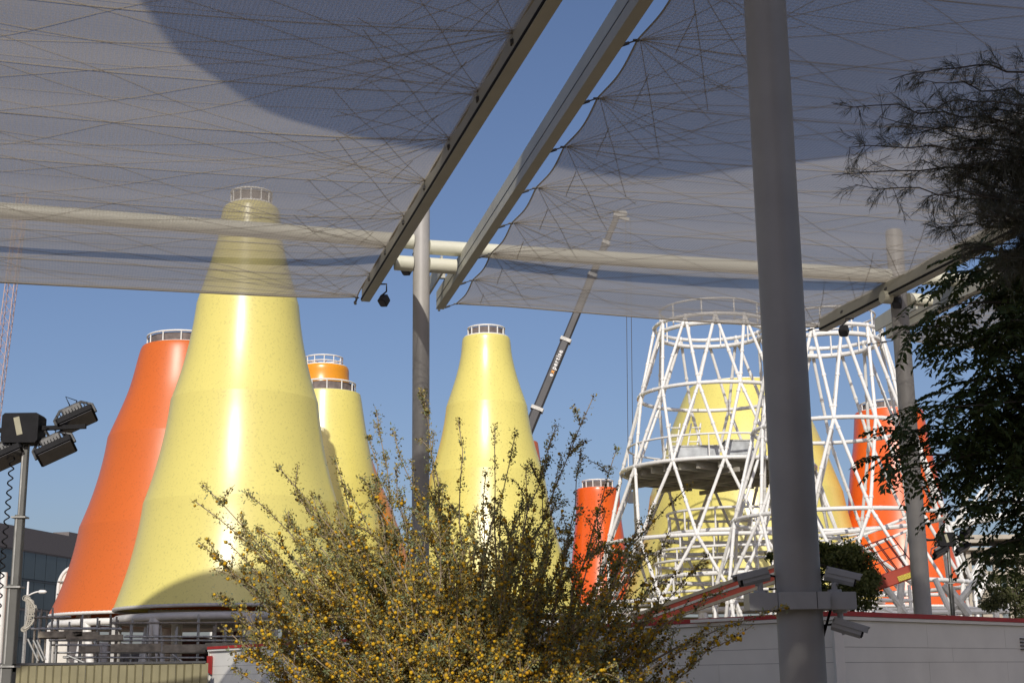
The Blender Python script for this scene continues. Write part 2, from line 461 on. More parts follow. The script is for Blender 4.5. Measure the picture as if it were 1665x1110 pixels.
# outer beams of the side nets (out of frame)
m_ = MB(); m_.bar(_fL0 - VV * .3, _nL0 - VV * .3, .18, .3); m_.build('beam', BEAM, canopy)

# ------------------------------------------------------------------ round solar canopies behind and above the viewer; only their shadows show
def mushroom(C, Rr, label, foot=None, wide=1):
    foot = foot or Vector((C.x, C.y, 0))
    root = empty('round_canopy', foot, label, 'canopy', 'round canopies above the viewer')
    m_ = MB(); m_.lathe(C, [(.05, C.z + .5), (Rr * .6, C.z + .42), (Rr, C.z + .12), (Rr, C.z - .12), (Rr * .6, C.z - .3), (.9, C.z - .6), (.05, C.z - .6)], 72)
    m_.v = [(C.x + (p[0] - C.x) * wide, p[1], p[2]) for p in m_.v]
    m_.build('disc', BEAM, root, 'auto')
    m_ = MB(); m_.path([foot, foot.lerp(C, .06), foot.lerp(C, .5), foot.lerp(C, .8), C - Vector((0, 0, .5))], [1.3, .8, .55, .6, 1.2], 32); m_.build('stem', POST, root, 'auto')
    for k in range(12):
        a = 2 * PI * k / 12; m_ = MB(); m_.tube((C.x + .5 * math.cos(a), C.y + .5 * math.sin(a), C.z - 2.2), (C.x + Rr * .7 * math.cos(a), C.y + Rr * .7 * math.sin(a), C.z - .25), .08, n=8); m_.build('rib', POST, root)
mushroom(Vector((1.45, 1.85, 20)), 7.35, 'round canopy behind the viewer whose curved shadow darkens the upper nets', Vector((4.5, -7, 0)))
mushroom(Vector((-10.2, 16.9, 26)), 6.6, 'high round canopy out of frame left whose shadow curves across the tallest yellow tower foot', Vector((-42, 19, 0)), 1.5)

# ------------------------------------------------------------------ conical towers
def axis(px, py, Y): return at(px, py, Y)
def tower_cone(name, label, px, py, Y, prof, shell, infill=True, kinks=(), rail=True, rail_r=.82, rail_h=None, base_z=None, base=True, cols=8, col_m=None, group='conical towers', cross=False):
    """px,py a pixel on the axis; prof: (py, half width in px) from the top down; kinks: indices where a new section starts"""
    A = at(px, py, Y); ax = Vector((A.x, A.y, 0))
    root = empty(name, ax, label, 'tower', group)
    def zr(p):
        # height of the pixel row on the axis, radius at that depth
        lo, hi = -5, 80
        for _ in range(60):
            mid = (lo + hi) / 2; v = Vector((ax.x, ax.y, mid)) - CAMP
            yy = 555 - F * v.dot(_u) / v.dot(_f)
            if yy > p[0]: lo = mid
            else: hi = mid
        P_ = Vector((ax.x, ax.y, lo)); return lo, p[1] * mpp(P_)
    Z = [zr(p) for p in prof]
    secs = []; idx = [0] + list(kinks) + [len(Z) - 1]
    for si in range(len(idx) - 1):
        i0, i1 = idx[si], idx[si + 1]
        pts = Z[i0:i1 + 1]; pr = []
        if i1 - i0 == 1:
            (z0, r0), (z1, r1) = pts; K = 14
            for k in range(K + 1):
                u = k / K; bl = .42 * u + .58 * u * u           # bell flare: steep under the joint, wider at the foot
                pr.append((r0 + (r1 - r0) * bl, z0 + (z1 - z0) * u))
        else:
            # smooth curve through the points (Catmull-Rom)
            for k in range(len(pts) - 1):
                p0 = pts[max(0, k - 1)]; p1 = pts[k]; p2 = pts[k + 1]; p3 = pts[min(len(pts) - 1, k + 2)]
                for s in range(10 if k < len(pts) - 2 else 11):
                    u = s / 10
                    c = lambda q: .5 * (2 * p1[q] + (p2[q] - p0[q]) * u + (2 * p0[q] - 5 * p1[q] + 4 * p2[q] - p3[q]) * u * u + (3 * p1[q] - p0[q] - 3 * p2[q] + p3[q]) * u ** 3)
                    pr.append((c(1), c(0)))
        m_ = MB(); m_.lathe(ax, pr, 128)
        m_.build('shell_section', shell, root, True)
    z0, r0 = Z[0]; zb, rb = Z[-1]
    m_ = MB(); m_.disc((ax.x, ax.y, z0 - .01), r0 * .999, 64); m_.build('top_cap', shell, root)
    m_ = MB(); m_.ring((ax.x, ax.y, z0 + .01), r0 * .985, .045, 96, 8); m_.build('rim', WHITE, root, True)
    if rail:
        hh = rail_h or .75; rr = r0 * rail_r
        rl = MB(); rl.ring((ax.x, ax.y, z0 + hh), rr, .05, 72, 8); rl.ring((ax.x, ax.y, z0 + .06), rr, .04, 72, 8)
        if cross: rl.ring((ax.x, ax.y, z0 + hh * .45), rr, .04, 72, 8)
        ro = rl.build('railing', WHITE, root, True)
        N = 12
        for k in range(N):
            a = 2 * PI * (k + .3) / N; q = Vector((ax.x + rr * math.cos(a), ax.y + rr * math.sin(a), z0))
            b = MB(); b.tube(q, q + Vector((0, 0, hh)), .035, n=8); b.build('rail_post', WHITE, ro)
        if cross:
            for k in range(4):
                a = PI * k / 4 + .3; b = MB(); d = Vector((math.cos(a), math.sin(a), 0)) * rr
                b.tube(Vector((ax.x, ax.y, z0 + hh * .45)) - d, Vector((ax.x, ax.y, z0 + hh * .45)) + d, .03, n=6); b.build('brace', WHITE, ro)
        if infill:
            b = MB(); b.lathe(ax, [(rr * .96, z0 + .05), (rr * .96, z0 + hh - .07)], 64); b.build('infill', MESHG, ro, True)
    if base:
        cm = col_m or WHITE
        b = MB(); b.ring((ax.x, ax.y, zb - .05), rb * .995, .07, 128, 8); b.build('base_ring', cm, root, True)
        b = MB(); b.ring((ax.x, ax.y, zb - .45), rb * .97, .16, 128, 10); b.build('base_ring', cm, root, True)
        # small teeth under the cladding edge
        t = MB()
        for k in range(150):
            a = 2 * PI * k / 150; q = Vector((ax.x + rb * 1.0 * math.cos(a), ax.y + rb * 1.0 * math.sin(a), zb)); t.bar(q + Vector((0, 0, .02)), q + Vector((0, 0, -.06)), .07, .05, Vector((math.cos(a), math.sin(a), 0)))
        t.build('edge_clips', cm, root, kind='stuff')
        for k in range(cols):
            a = 2 * PI * (k + .35) / cols; q = Vector((ax.x + rb * .97 * math.cos(a), ax.y + rb * .97 * math.sin(a), 0))
            c = MB()
            if k % 2 == 0: c.tube(q, q + Vector((0, 0, zb - .45)), .24, n=16)
            else:
                tn = Vector((-math.sin(a), math.cos(a), 0))
                top = q + Vector((0, 0, zb - .5))
                c.tube(top - tn * .05, q - tn * .85, .17, n=14); c.tube(top + tn * .05, q + tn * .85, .17, n=14)
            c.build('support', cm, root, 'auto')
    return root, ax, Z
GREYW = mat('grey_white_tube', (.50, .49, .46), .45, var=.1, scale=3)
c1 = tower_cone('conical_tower', 'tallest yellow conical tower, its speckled shell rising into the left net', 404, 480, 60,
    [(336, 36), (341, 44), (352, 47), (400, 54), (497, 82), (655, 118), (822, 156), (990, 197)], YEL, kinks=(4, 5, 6), rail_r=.90, rail_h=.6, col_m=GREYW)
c2 = tower_cone('conical_tower', 'tall orange conical tower at the far left, half behind the tallest yellow one', 297, 600, 68,
    [(568, 62), (574, 68), (640, 84), (715, 113), (860, 151), (1000, 192)], ORA, kinks=(3, 4), rail_r=.93, rail_h=.55, col_m=WHITE)
c5 = tower_cone('conical_tower', 'yellow conical tower with another tower shadow on it, peeking out right of the tallest one', 530, 650, 76,
    [(643, 55), (648, 57), (705, 67), (785, 84), (985, 132)], YEL2, kinks=(3,), rail_r=.86, rail_h=.6)
c7 = tower_cone('conical_tower', 'amber orange conical tower with open white railing, behind a yellow one', 526, 610, 88,
    [(598, 38), (603, 41), (630, 44), (705, 66), (782, 95), (870, 131), (985, 172)], AMB, kinks=(4,), rail_r=.8, rail_h=.6, infill=False, cross=True)
c3 = tower_cone('conical_tower', 'smooth yellow conical tower standing alone in the middle, above the flowering bush', 791, 600, 72,
    [(550, 36), (554, 39), (580, 42), (614, 50), (662, 66), (772, 93), (1003, 158)], YEL2, kinks=(4, 5), rail_r=.82, rail_h=.5)
c8 = tower_cone('conical_tower', 'orange tower almost hidden behind the middle yellow tower', 832, 760, 92,
    [(722, 42), (726, 44), (790, 52), (985, 95)], ORA, kinks=(2,), rail=False)
c6 = tower_cone('conical_tower', 'small red orange tower with a white railing, beside the white frames', 973, 840, 92,
    [(796, 32), (799, 35), (840, 37), (890, 43), (985, 62)], RED, kinks=(3,), rail_r=.78, rail_h=.55)
c9 = tower_cone('conical_tower', 'glossy red orange conical tower seen through the right white frame', 1447, 700, 80,
    [(671, 52), (676, 55), (720, 60), (770, 69), (880, 84), (988, 105)], RED, kinks=(3,), rail_r=.86, rail_h=.5)
c10 = tower_cone('conical_tower', 'broad unfinished yellow tower cut off flat, inside the left white frame', 1208, 720, 80,
    [(630, 80), (637, 88), (680, 108), (725, 126), (805, 155), (985, 215)], YEL2, kinks=(4,), rail=False)

# ------------------------------------------------------------------ white tube frames
def zrow(ax, py):
    lo, hi = -5, 80
    for _ in range(60):
        mid = (lo + hi) / 2; v = Vector((ax.x, ax.y, mid)) - CAMP
        if 555 - F * v.dot(_u) / v.dot(_f) > py: lo = mid
        else: hi = mid
    return lo
def frame_tower(label, px, py, Y, rings, N, ph, tr):
    A = at(px, py, Y); ax = Vector((A.x, A.y, 0)); root = empty('tube_frame_tower', ax, label, 'tower frame', 'white tube frames')
    RG = []
    for (yy, hw) in rings:
        z = zrow(ax, yy); RG.append((z, hw * mpp(Vector((ax.x, ax.y, z)))))
    RG.append((0.0, RG[-1][1] * 1.06))
    def node(i, k):
        z, r = RG[i]; a = ph + 2 * PI * (k + .5 * (i % 2)) / N; return Vector((ax.x + r * math.cos(a), ax.y + r * math.sin(a), z))
    for i, (z, r) in enumerate(RG[:-1]):
        m_ = MB(); m_.ring((ax.x, ax.y, z), r, tr * 1.25, 96, 12)
        for k in range(N * 2):
            a = ph + 2 * PI * (k + .35) / (N * 2); c = Vector((ax.x + r * math.cos(a), ax.y + r * math.sin(a), z)); t = Vector((-math.sin(a), math.cos(a), 0))
            m_.tube(c - t * .04, c + t * .04, tr * 1.35, n=12)
        ro = m_.build('ring', WHITE, root, 'auto')
        for k in range(N):
            b = MB(); p = node(i, k); b.ball(p, tr * 1.7, 12, 8); b.build('node', WHITE, ro, True)
    for i in range(len(RG) - 1):
        for k in range(N):
            for dk in ((0, -1) if i % 2 == 0 else (0, 1)):
                p, q = node(i, k), node(i + 1, k + dk)
                d = (q - p).normalized(); off = d.cross(Vector((0, 0, 1))).normalized() * 0
                m_ = MB(); m_.tube(p, q, tr, n=10)
                for f in (.12, .55, .88):
                    c = p.lerp(q, f); m_.tube(c - d * .05, c + d * .05, tr * 1.28, n=10)
                m_.build('strut', WHITE, root, 'auto')
    # railing ring above the top
    z, r = RG[0]
    m_ = MB(); m_.ring((ax.x, ax.y, z + .75), r * .9, .045, 72, 8); 
    m_.ring((ax.x, ax.y, z - .35), r * .94, .10, 72, 8)
    ro = m_.build('top_rail', WHITE, root, True)
    for k in range(10):
        a = 2 * PI * k / 10; q = Vector((ax.x + r * .9 * math.cos(a), ax.y + r * .9 * math.sin(a), z - .35)); b = MB(); b.tube(q, q + Vector((0, 0, 1.1)), .035, n=6); b.build('rail_post', WHITE, ro)
    return root, ax, RG
fa, axA, RGA = frame_tower('white tube frame tower with a platform, around the unfinished yellow tower', 1162, 650, 62,
    [(532, 92), (645, 123), (766, 156), (885, 190), (982, 214)], 12, R(266), .068)
fb, axB, RGB = frame_tower('white tube frame right of the thick near post, before the red orange tower', 1353, 700, 56,
    [(547, 88), (700, 127), (845, 170), (955, 205)], 12, R(274), .066)
# platform in the left frame
zP, rP = RGA[2]
DECK = mat('deck_underside', (.34, .32, .27), .8, var=.2, scale=2)
m_ = MB(); m_.lathe(axA, [(.05, zP + .06), (rP * .97, zP + .06), (rP * .97, zP - .06), (.05, zP - .06)], 64); pf = m_.build('platform', DECK, fa)
for k in range(-5, 6):
    x = k * rP / 6; hl = math.sqrt(max(.1, (rP * .93) ** 2 - x * x)); d = Vector((.80, .6, 0)); e = Vector((-.6, .80, 0)); c = Vector((axA.x, axA.y, zP - .22)) + e * x
    b = MB(); b.bar(c - d * hl, c + d * hl, .10, .30); b.build('joist', DECK if k % 2 else BEAM, pf)
for k in (-1, 0, 1):
    x = k * rP / 2; hl = math.sqrt((rP * .93) ** 2 - x * x); e = Vector((.80, .6, 0)); d = Vector((-.6, .80, 0)); c = Vector((axA.x, axA.y, zP - .46)) + e * x
    b = MB(); b.bar(c - d * hl, c + d * hl, .14, .18); b.build('joist', DECK, pf)
b = MB(); b.ring((axA.x, axA.y, zP + 1.05), rP * .93, .045, 80, 8); rr_ = b.build('guard_rail', WHITE, fa, True)
for k in range(14):
    a = 2 * PI * k / 14; q = Vector((axA.x + rP * .93 * math.cos(a), axA.y + rP * .93 * math.sin(a), zP)); b = MB(); b.tube(q, q + Vector((0, 0, 1.05)), .03, n=6); b.build('rail_post', WHITE, rr_)
# ladder on the left of the platform
lx = Vector((axA.x - rP * .62, axA.y - rP * .55, zP + .06)); ld = MB()
for s in (0, .42, .9, 1.3): ld.tube(lx + Vector((s, 0, 0)), lx + Vector((s + .35, .1, 1.7)), .035, n=6)
for h in range(6): ld.tube(lx + Vector((.07 * h, 0, .3 * h)), lx + Vector((.42 + .07 * h, 0, .3 * h)), .025, n=6); ld.tube(lx + Vector((.9 + .07 * h, 0, .3 * h)), lx + Vector((1.3 + .07 * h, 0, .3 * h)), .025, n=6)
ld.build('ladder', WHITE, fa)
# crates on the platform
CR = mat('galvanised_crate', (.34, .36, .37), .45, .3, var=.3, scale=3)
for (dx, dy, sx, sy, sz, lab) in ((-1.35, -2.6, 2.0, 1.0, .50, 'grey sheet metal crate on the platform, left of its neighbour'), (.55, -2.4, 1.2, 1.0, .75, 'pale grey crate in the middle of the platform'), (2.75, -2.5, 1.4, 1.0, .45, 'low grey crate at the right of the platform, next to the near post')):
    c = Vector((axA.x + dx, axA.y + dy, zP + .06)); e = empty('equipment_crate', c, lab, 'crate', 'crates on the platform')
    b = MB(); b.bbox(c + Vector((0, 0, sz / 2 + .06)), sx, sy, sz, b=.04); b.build('body', CR, e)
    b = MB(); b.bbox(c + Vector((0, 0, sz + .09)), sx + .06, sy + .06, .06, b=.01); b.build('lid', STEEL, e)
    for s in (-.35, .35): b = MB(); b.box(c + Vector((s * sx, 0, .03)), .12, sy, .06); b.build('skid', PLANK, e)
# inner guard rails of the floors below
for (yy, hw, rt) in ((836, 108, .06), (872, 120, .10), (897, 128, .06), (916, 132, .06), (940, 138, .10), (966, 142, .06)):
    z = zrow(axA, yy); r = hw * mpp(Vector((axA.x, axA.y, z))) ; b = MB(); b.ring((axA.x + .6, axA.y, z), r, rt, 72, 8); ro = b.build('floor_ring', WHITE, fa, True)
    for k in range(12):
        a = 2 * PI * (k + .2) / 12; q = Vector((axA.x + .6 + r * math.cos(a), axA.y + r * math.sin(a), z)); b = MB(); b.tube(q + Vector((0, 0, -.9)), q + Vector((0, 0, .02)), .04, n=6); b.build('floor_post', WHITE, ro)
# braces inside the right frame
zq = RGB[2][0]
def fbpt(x, y, Y): return at(x, y, Y)
for (p, q, r) in (((1345, 893), (1482, 838), .06), ((1378, 905), (1480, 860), .06), ((1330, 880), (1410, 865), .05), ((1336, 868), (1485, 853), .09), ((1395, 885), (1500, 960), .09), ((1402, 985), (1500, 984), .06), ((1360, 968), (1530, 966), .07)):
    b = MB(); b.tube(fbpt(*p, 55), fbpt(*q, 56.5), r, n=8); b.build('brace', WHITE, fb)
# ------------------------------------------------------------------ site fence
FENCE = mat('olive_sheet_metal', (.24, .215, .12), .55, .1, var=.15, scale=1.5)
YF = 45.0
fz = at(180, 1079, YF).z; fx0 = at(-60, 1079, YF).x; fx1 = at(334, 1079, YF).x
fence = empty('sheet_metal_fence', (fx0, YF, 0), 'olive ribbed sheet metal fence below the scaffold', 'fence')
pw = 13.3 * mpp(Vector((fx0, YF, fz))); x = fx0; k = 0
while x < fx1:
    b = MB(); y0 = YF + random.Random(k).uniform(-.012, .012)
    # a shallow trapezoid tray: flat pan and a standing rib
    P = [(x + .004, y0), (x + .03, y0 - .035), (x + .055, y0), (x + pw - .004, y0)]
    Q = [(px, py + .02) for px, py in P]
    for i in range(3):
        (xa, ya), (xb, yb) = P[i], P[i + 1]; (xc, yc), (xd, yd) = Q[i], Q[i + 1]
        b.hexa([(xa, ya, .05), (xb, yb, .05), (xd, yd, .05), (xc, yc, .05), (xa, ya, fz), (xb, yb, fz), (xd, yd, fz), (xc, yc, fz)])
    b.build('panel', FENCE, fence); x += pw; k += 1
b = MB(); b.box(((fx0 + fx1) / 2, YF + .01, fz + .03), fx1 - fx0, .1, .07); b.build('top_rail', DARK, fence)
for k in range(6):
    b = MB(); b.box((fx0 + .5 + k * (fx1 - fx0 - 1) / 5, YF + .09, fz / 2), .08, .1, fz); b.build('fence_post', DARK, fence)

# ------------------------------------------------------------------ long white cabin with red roof edge
CW = mat('cabin_white_panel', (.76, .75, .70), .5, var=.06, scale=1.2, bump=.05, bscale=6)
CR2 = mat('cabin_red_trim', (.42, .025, .02), .5, var=.15, scale=3)
C0 = at(1362, 993, 25.0); zt = C0.z
CL = onz(338, 1051, zt); CRt = onz(1665, 1005.5, zt); CRt = C0 + (CRt - C0) * 2.0
CL.z = CRt.z = zt
cab = empty('site_cabin', (C0.x, C0.y, 0), 'long low white cabin with a dark red roof edge, behind the near post', 'cabin')
nL = (CL - C0).normalized(); nR = (CRt - C0).normalized()
back = nL.cross(Vector((0, 0, 1))).normalized()
if back.y < 0: back = -back
def wall(a, b, inward, label=None):
    d = (b - a); Lg = d.length; d.normalize()
    bands = [0.03, .55, 1.15, zt - .86, zt - .60, zt - .145]
    for i in range(len(bands) - 1):
        z0, z1 = bands[i], bands[i + 1]; s = 0; k = 0; seg = 3.05
        while s < Lg - .05:
            e = min(s + seg + (.9 if i % 2 and k == 0 else 0), Lg)
            p, q = a + d * (s + .003), a + d * (e - .003); h = MB()
            o = inward * .05
            h.hexa([(p.x, p.y, z0 + .003), (q.x, q.y, z0 + .003), (q.x + o.x, q.y + o.y, z0 + .003), (p.x + o.x, p.y + o.y, z0 + .003),
                    (p.x, p.y, z1 - .003), (q.x, q.y, z1 - .003), (q.x + o.x, q.y + o.y, z1 - .003), (p.x + o.x, p.y + o.y, z1 - .003)])
            h.build('wall_panel', CW, cab); s = e; k += 1
inL = back; inR = Vector((-nR.y, nR.x, 0)); inR = inR if inR.y > 0 else -inR
wall(C0 + inL * .06, CL + inL * .06, inL); wall(C0 + inR * .06, CRt + inR * .06, inR)
endd = Vector((.2, 1, 0)).normalized(); CE = CL + endd * 3.4
wall(CL + nL * -.05, CE, -nL * 1)
def fascia(a, b, inward, z0, z1, out, mt, nm):
    d = (b - a).normalized(); h = MB(); p, q = a - d * 0.0 - inward * out, b + d * 0.0 - inward * out; o = inward * (out + .1)
    h.hexa([(p.x, p.y, z0), (q.x, q.y, z0), (q.x + o.x, q.y + o.y, z0), (p.x + o.x, p.y + o.y, z0), (p.x, p.y, z1), (q.x, q.y, z1), (q.x + o.x, q.y + o.y, z1), (p.x + o.x, p.y + o.y, z1)])
    h.build(nm, mt, cab)
for (a, b, i_) in ((C0, CL, inL), (C0, CRt, inR)):
    fascia(a, b, i_, zt - .075, zt + .005, .03, CR2, 'roof_edge'); fascia(a, b, i_, zt - .14, zt - .08, .01, CW, 'eaves_strip')
fascia(CL, CE, -nL, zt - .075, zt + .004, .02, CR2, 'roof_edge')
# roof decks, dark lining behind the panel joints, and the red corner flash at the left end
LIN = mat('cabin_lining', (.10, .10, .10), .8)
for (a, b, i_) in ((C0, CL, inL), (C0, CRt, inR)):
    d_ = (b - a).normalized(); p_, q_ = a + d_ * (2.6 if i_ is inL else .3) + i_ * .08, b - d_ * .1 + i_ * .08; o_ = i_ * 3.4
    r_ = MB(); r_.hexa([(p_.x, p_.y, zt - .07), (q_.x, q_.y, zt - .07), (q_.x + o_.x, q_.y + o_.y, zt - .07), (p_.x + o_.x, p_.y + o_.y, zt - .07), (p_.x, p_.y, zt - .015), (q_.x, q_.y, zt - .015), (q_.x + o_.x, q_.y + o_.y, zt - .015), (p_.x + o_.x, p_.y + o_.y, zt - .015)]); r_.build('roof', CW, cab)
    for (u0, u1, st) in ((.04, .07, .3), (3.3, 3.35, 6)):
        p_, q_ = a + d_ * st + i_ * (.08 + u0), b + i_ * (.08 + u0); o_ = i_ * (u1 - u0)
        r_ = MB(); r_.hexa([(p_.x, p_.y, 0), (q_.x, q_.y, 0), (q_.x + o_.x, q_.y + o_.y, 0), (p_.x + o_.x, p_.y + o_.y, 0), (p_.x, p_.y, zt - .075), (q_.x, q_.y, zt - .075), (q_.x + o_.x, q_.y + o_.y, zt - .075), (p_.x + o_.x, p_.y + o_.y, zt - .075)]); r_.build('lining', LIN, cab)
q = CL - nL * .0 - inL * .02; t = MB()
t.hexa([(q.x, q.y, zt - .75), (q.x - nL.x * .35, q.y - nL.y * .35, zt - .85), (q.x - nL.x * .35 + .02, q.y - nL.y * .35 + .05, zt - .85), (q.x + .02, q.y + .05, zt - .75),
        (q.x, q.y, zt - .28), (q.x - nL.x * .35, q.y - nL.y * .35, zt - .28), (q.x - nL.x * .35 + .02, q.y - nL.y * .35 + .05, zt - .28), (q.x + .02, q.y + .05, zt - .28)]); t.build('corner_flash', CR2, cab)
b = MB(); b.box((C0.x, C0.y + .12, (zt - .15) / 2), .16, .2, zt - .15); b.build('corner_post', CW, cab)
# louvred vent near the right edge
vp = onplane(1664, 1045, C0 + inR * .03, inR)
for k in range(4): b = MB(); c = vp + Vector((0, 0, .09 - .07 * k)); b.bar(c - nR * .1 - inR * .0, c + nR * .28, .05, .02); b.build('vent_slat', DARK, cab)

# ------------------------------------------------------------------ scaffold around the tower feet
YS = 50.0
scf = empty('scaffold', at(150, 1000, YS) * 1, 'weathered tube scaffold with plank decks under the left towers', 'scaffold')
scf.location.z = 0; ORG[scf] = Vector(scf.location)
def spt(px, py, Y=YS): return at(px, py, Y)
rs = random.Random(5)
for (px, top) in ((58, 988), (67, 990), (75, 992), (86, 987), (96, 1002), (112, 1010), (134, 998), (160, 1003), (181, 998), (191, 1002), (214, 1006), (242, 1010), (262, 1012), (287, 1018), (322, 998), (350, 1012), (368, 1018), (400, 1004), (425, 1002)):
    for dY in (0, 1.25):
        a = spt(px + rs.uniform(-2, 2), top + dY * 4, YS + dY); f = Vector((a.x, a.y, 0)); b = MB(); b.tube(f, a, .034, n=8)
        b.build('standard', STEEL if rs.random() < .6 else RUST, scf)
for (y, x0, x1) in ((1003, 55, 110), (1021, 50, 200), (1012, 180, 430), (1040, 80, 430), (1034, 200, 430), (1048, 85, 210), (1060, 90, 330), (1068, 100, 330)):
    for dY in (-.06, 1.3):
        b = MB(); b.tube(spt(x0 + rs.uniform(-6, 6), y + rs.uniform(-1, 1), YS + dY), spt(x1 + rs.uniform(-6, 6), y + rs.uniform(-1, 1), YS + dY), .032, n=8); b.build('ledger', STEEL if rs.random() < .6 else RUST, scf)
for (x0, x1, y, h) in ((62, 106, 1031, 10), (108, 160, 1033, 12), (104, 134, 1029, 10), (158, 200, 1036, 9), (180, 262, 1053, 13), (264, 334, 1054, 13), (128, 162, 1055, 10), (334, 392, 1050, 11)):
    a, c = spt(x0, y, YS - .1), spt(x1, y, YS - .1); c.z = a.z; b = MB(); b.bar(a, c, .05, h * mpp(a)); b.build('toe_board', PLANK, scf)
    for k in range(3):
        o = Vector((0, .25 + .3 * k, -h * mpp(a) / 2)); b = MB(); b.bar(a + o, c + o, .24, .045); b.build('plank', PLANK, scf)
for (p, q) in (((45, 1038), (62, 1074)), ((54, 1040), (70, 1074)), ((60, 1040), (74, 1072)), ((110, 1065), (140, 1078)), ((280, 1063), (300, 1078))):
    b = MB(); b.tube(spt(*p, YS - .2), spt(*q, YS - .2), .033, n=8); b.build('diagonal', STEEL, scf)
# pale containers and material stacked behind the scaffold
STK = [mat('stack_white', (.7, .7, .68), .6, var=.15), mat('stack_brown', (.11, .045, .035), .7, var=.3), mat('stack_grey', (.22, .22, .22), .7, var=.3)]
for (x0, x1, y0, mi, lab) in ((118, 188, 1044, 0, 'white cabin block seen through the left part of the scaffold'), (262, 330, 1036, 1, 'dark brown panel stack behind the scaffold planks'), (345, 440, 1026, 1, 'dark red brown container behind the bush branches'), (196, 250, 1060, 2, 'grey pallet stack low behind the scaffold')):
    a, c = at(x0, y0, 74), at(x1, y0, 74); e = empty('site_container', ((a.x + c.x) / 2, 74, 0), lab, 'container', 'site containers behind the scaffold')
    W_ = c.x - a.x; b = MB(); b.bbox(((a.x + c.x) / 2, 75.2, a.z / 2), W_, 2.4, a.z, b=.03); b.build('body', STK[mi], e)
    for k in range(7): b = MB(); b.box((a.x + W_ * (k + .5) / 7, 73.98, a.z / 2), W_ / 18, .06, a.z * .9); b.build('rib', STK[mi], e)

# ------------------------------------------------------------------ white arched panel left of the orange tower
ac = at(118, 1000, 70); ar = empty('arched_panel', (ac.x, ac.y, 0), 'white arched panel with a tube frame behind the orange tower', 'arch panel')
zt_ = at(118, 921, 70).z; rw = 26 * mpp(ac); cz = zt_ - rw * 1.25
pts = [Vector((ac.x - rw * 1.15, 70, 0))] + [Vector((ac.x - rw * math.cos(PI * k / 16) * (1 if k < 8 else 1), 70, cz + rw * 1.25 * math.sin(PI * k / 16))) for k in range(17)] + [Vector((ac.x + rw * 1.15, 70, 0))]
b = MB(); b.path(pts, .09, 8); b.build('frame_tube', WHITE, ar, True)
b = MB(); n_ = len(pts); b.v = [tuple(p) for p in pts] + [(p.x, p.y + .12, p.z) for p in pts]
b.f = [tuple(range(n_)), tuple(reversed(range(n_, 2 * n_)))] + [(k, k + n_, (k + 1) % n_ + n_, (k + 1) % n_) for k in range(n_)]
b.build('infill_panel', mat('arch_cream', (.72, .69, .62), .6, var=.06), ar)
for yy in (945, 965, 985): z = at(118, yy, 70).z; b = MB(); b.tube((ac.x - rw * 1.02, 69.9, z), (ac.x + rw, 69.9, z), .04, n=6); b.build('rung', STEEL, ar)

# ------------------------------------------------------------------ glass office block far left
GL = mat('slate_glass', (.055, .075, .085), .25, var=.15, scale=.2, spec=.7)
MUL = mat('facade_mullion', (.055, .065, .07), .5, var=.1)
PAR = mat('brown_grey_parapet', (.15, .135, .13), .7, var=.1)
bl = at(0, 850, 150); zb_ = bl.z; br = onz(127, 874, zb_); bl2 = bl - (br - bl) * 1.2
bl2.z = br.z = zb_
off = empty('office_block', (bl2.x, bl2.y, 0), 'dark slate glass office block at the far left edge', 'building')
d = (br - bl2); Lb = d.length; d.normalize(); nb = Vector((d.y, -d.x, 0)); nb = nb if nb.y < 0 else -nb
def hx(mb, a, b, z0, z1, dep0, dep1):
    A, B = a + nb * dep0, b + nb * dep0; C, D = b + nb * dep1, a + nb * dep1
    mb.hexa([(A.x, A.y, z0), (B.x, B.y, z0), (C.x, C.y, z0), (D.x, D.y, z0), (A.x, A.y, z1), (B.x, B.y, z1), (C.x, C.y, z1), (D.x, D.y, z1)])
b = MB(); hx(b, bl2, br, 0, zb_ - .4, -.3, -25); b.build('core', MUL, off)
b = MB(); hx(b, bl2, br, zb_ - 2.4, zb_, .15, -25.2); b.build('parapet', PAR, off)
b = MB(); hx(b, br - d * 2.2, br + d * .2, zb_ - .2, zb_ + .5, .0, -2); b.build('roof_unit', PAR, off)
nf = 5; nc = 16
for i in range(nf):
    z0, z1 = (zb_ - 2.5) * i / nf, (zb_ - 2.5) * (i + 1) / nf
    for k in range(nc):
        a_, b_ = bl2 + d * (Lb * k / nc + .05), bl2 + d * (Lb * (k + 1) / nc - .05); b = MB(); hx(b, a_, b_, z0 + .22, z1 - .05, .03, -.1); b.build('pane', GL, off)
    b = MB(); hx(b, bl2, br, z1 - .05, z1 + .16, .10, -.2); b.build('spandrel', MUL if i % 2 else PAR, off)
# ------------------------------------------------------------------ street lamp, lattice ornament, plain post, far left
lp = at(46, 950, 78); lpo = empty('street_lamp', (lp.x, lp.y, 0), 'slim white street lamp with one curved arm above the scaffold', 'street lamp')
b = MB(); b.path([(lp.x, lp.y, 0), (lp.x, lp.y, 4), at(46, 945, 78)], [.11, .09, .05], 10); b.build('pole', WHITE, lpo, True)
b = MB(); b.path([at(46, 968, 78), at(51, 965, 78), at(57, 962.5, 78), at(64, 961, 78)], .045, 8); b.build('arm', WHITE, lpo, True)
b = MB(); e0, e1 = at(62, 961.5, 78), at(76, 961.5, 78); b.path([e0, e0.lerp(e1, .25), e0.lerp(e1, .8), e1], [.05, .11, .10, .03], 10); b.build('lamp_head', WHITE, lpo, True)
orn = empty('crescent_ornament', at(42, 1000, 76), 'pierced crescent lattice ornament beside the street lamp', 'ornament')
cc = at(33, 997, 76); rc = 25 * mpp(cc); ML = mat('ornament_cream', (.42, .40, .34), .6)
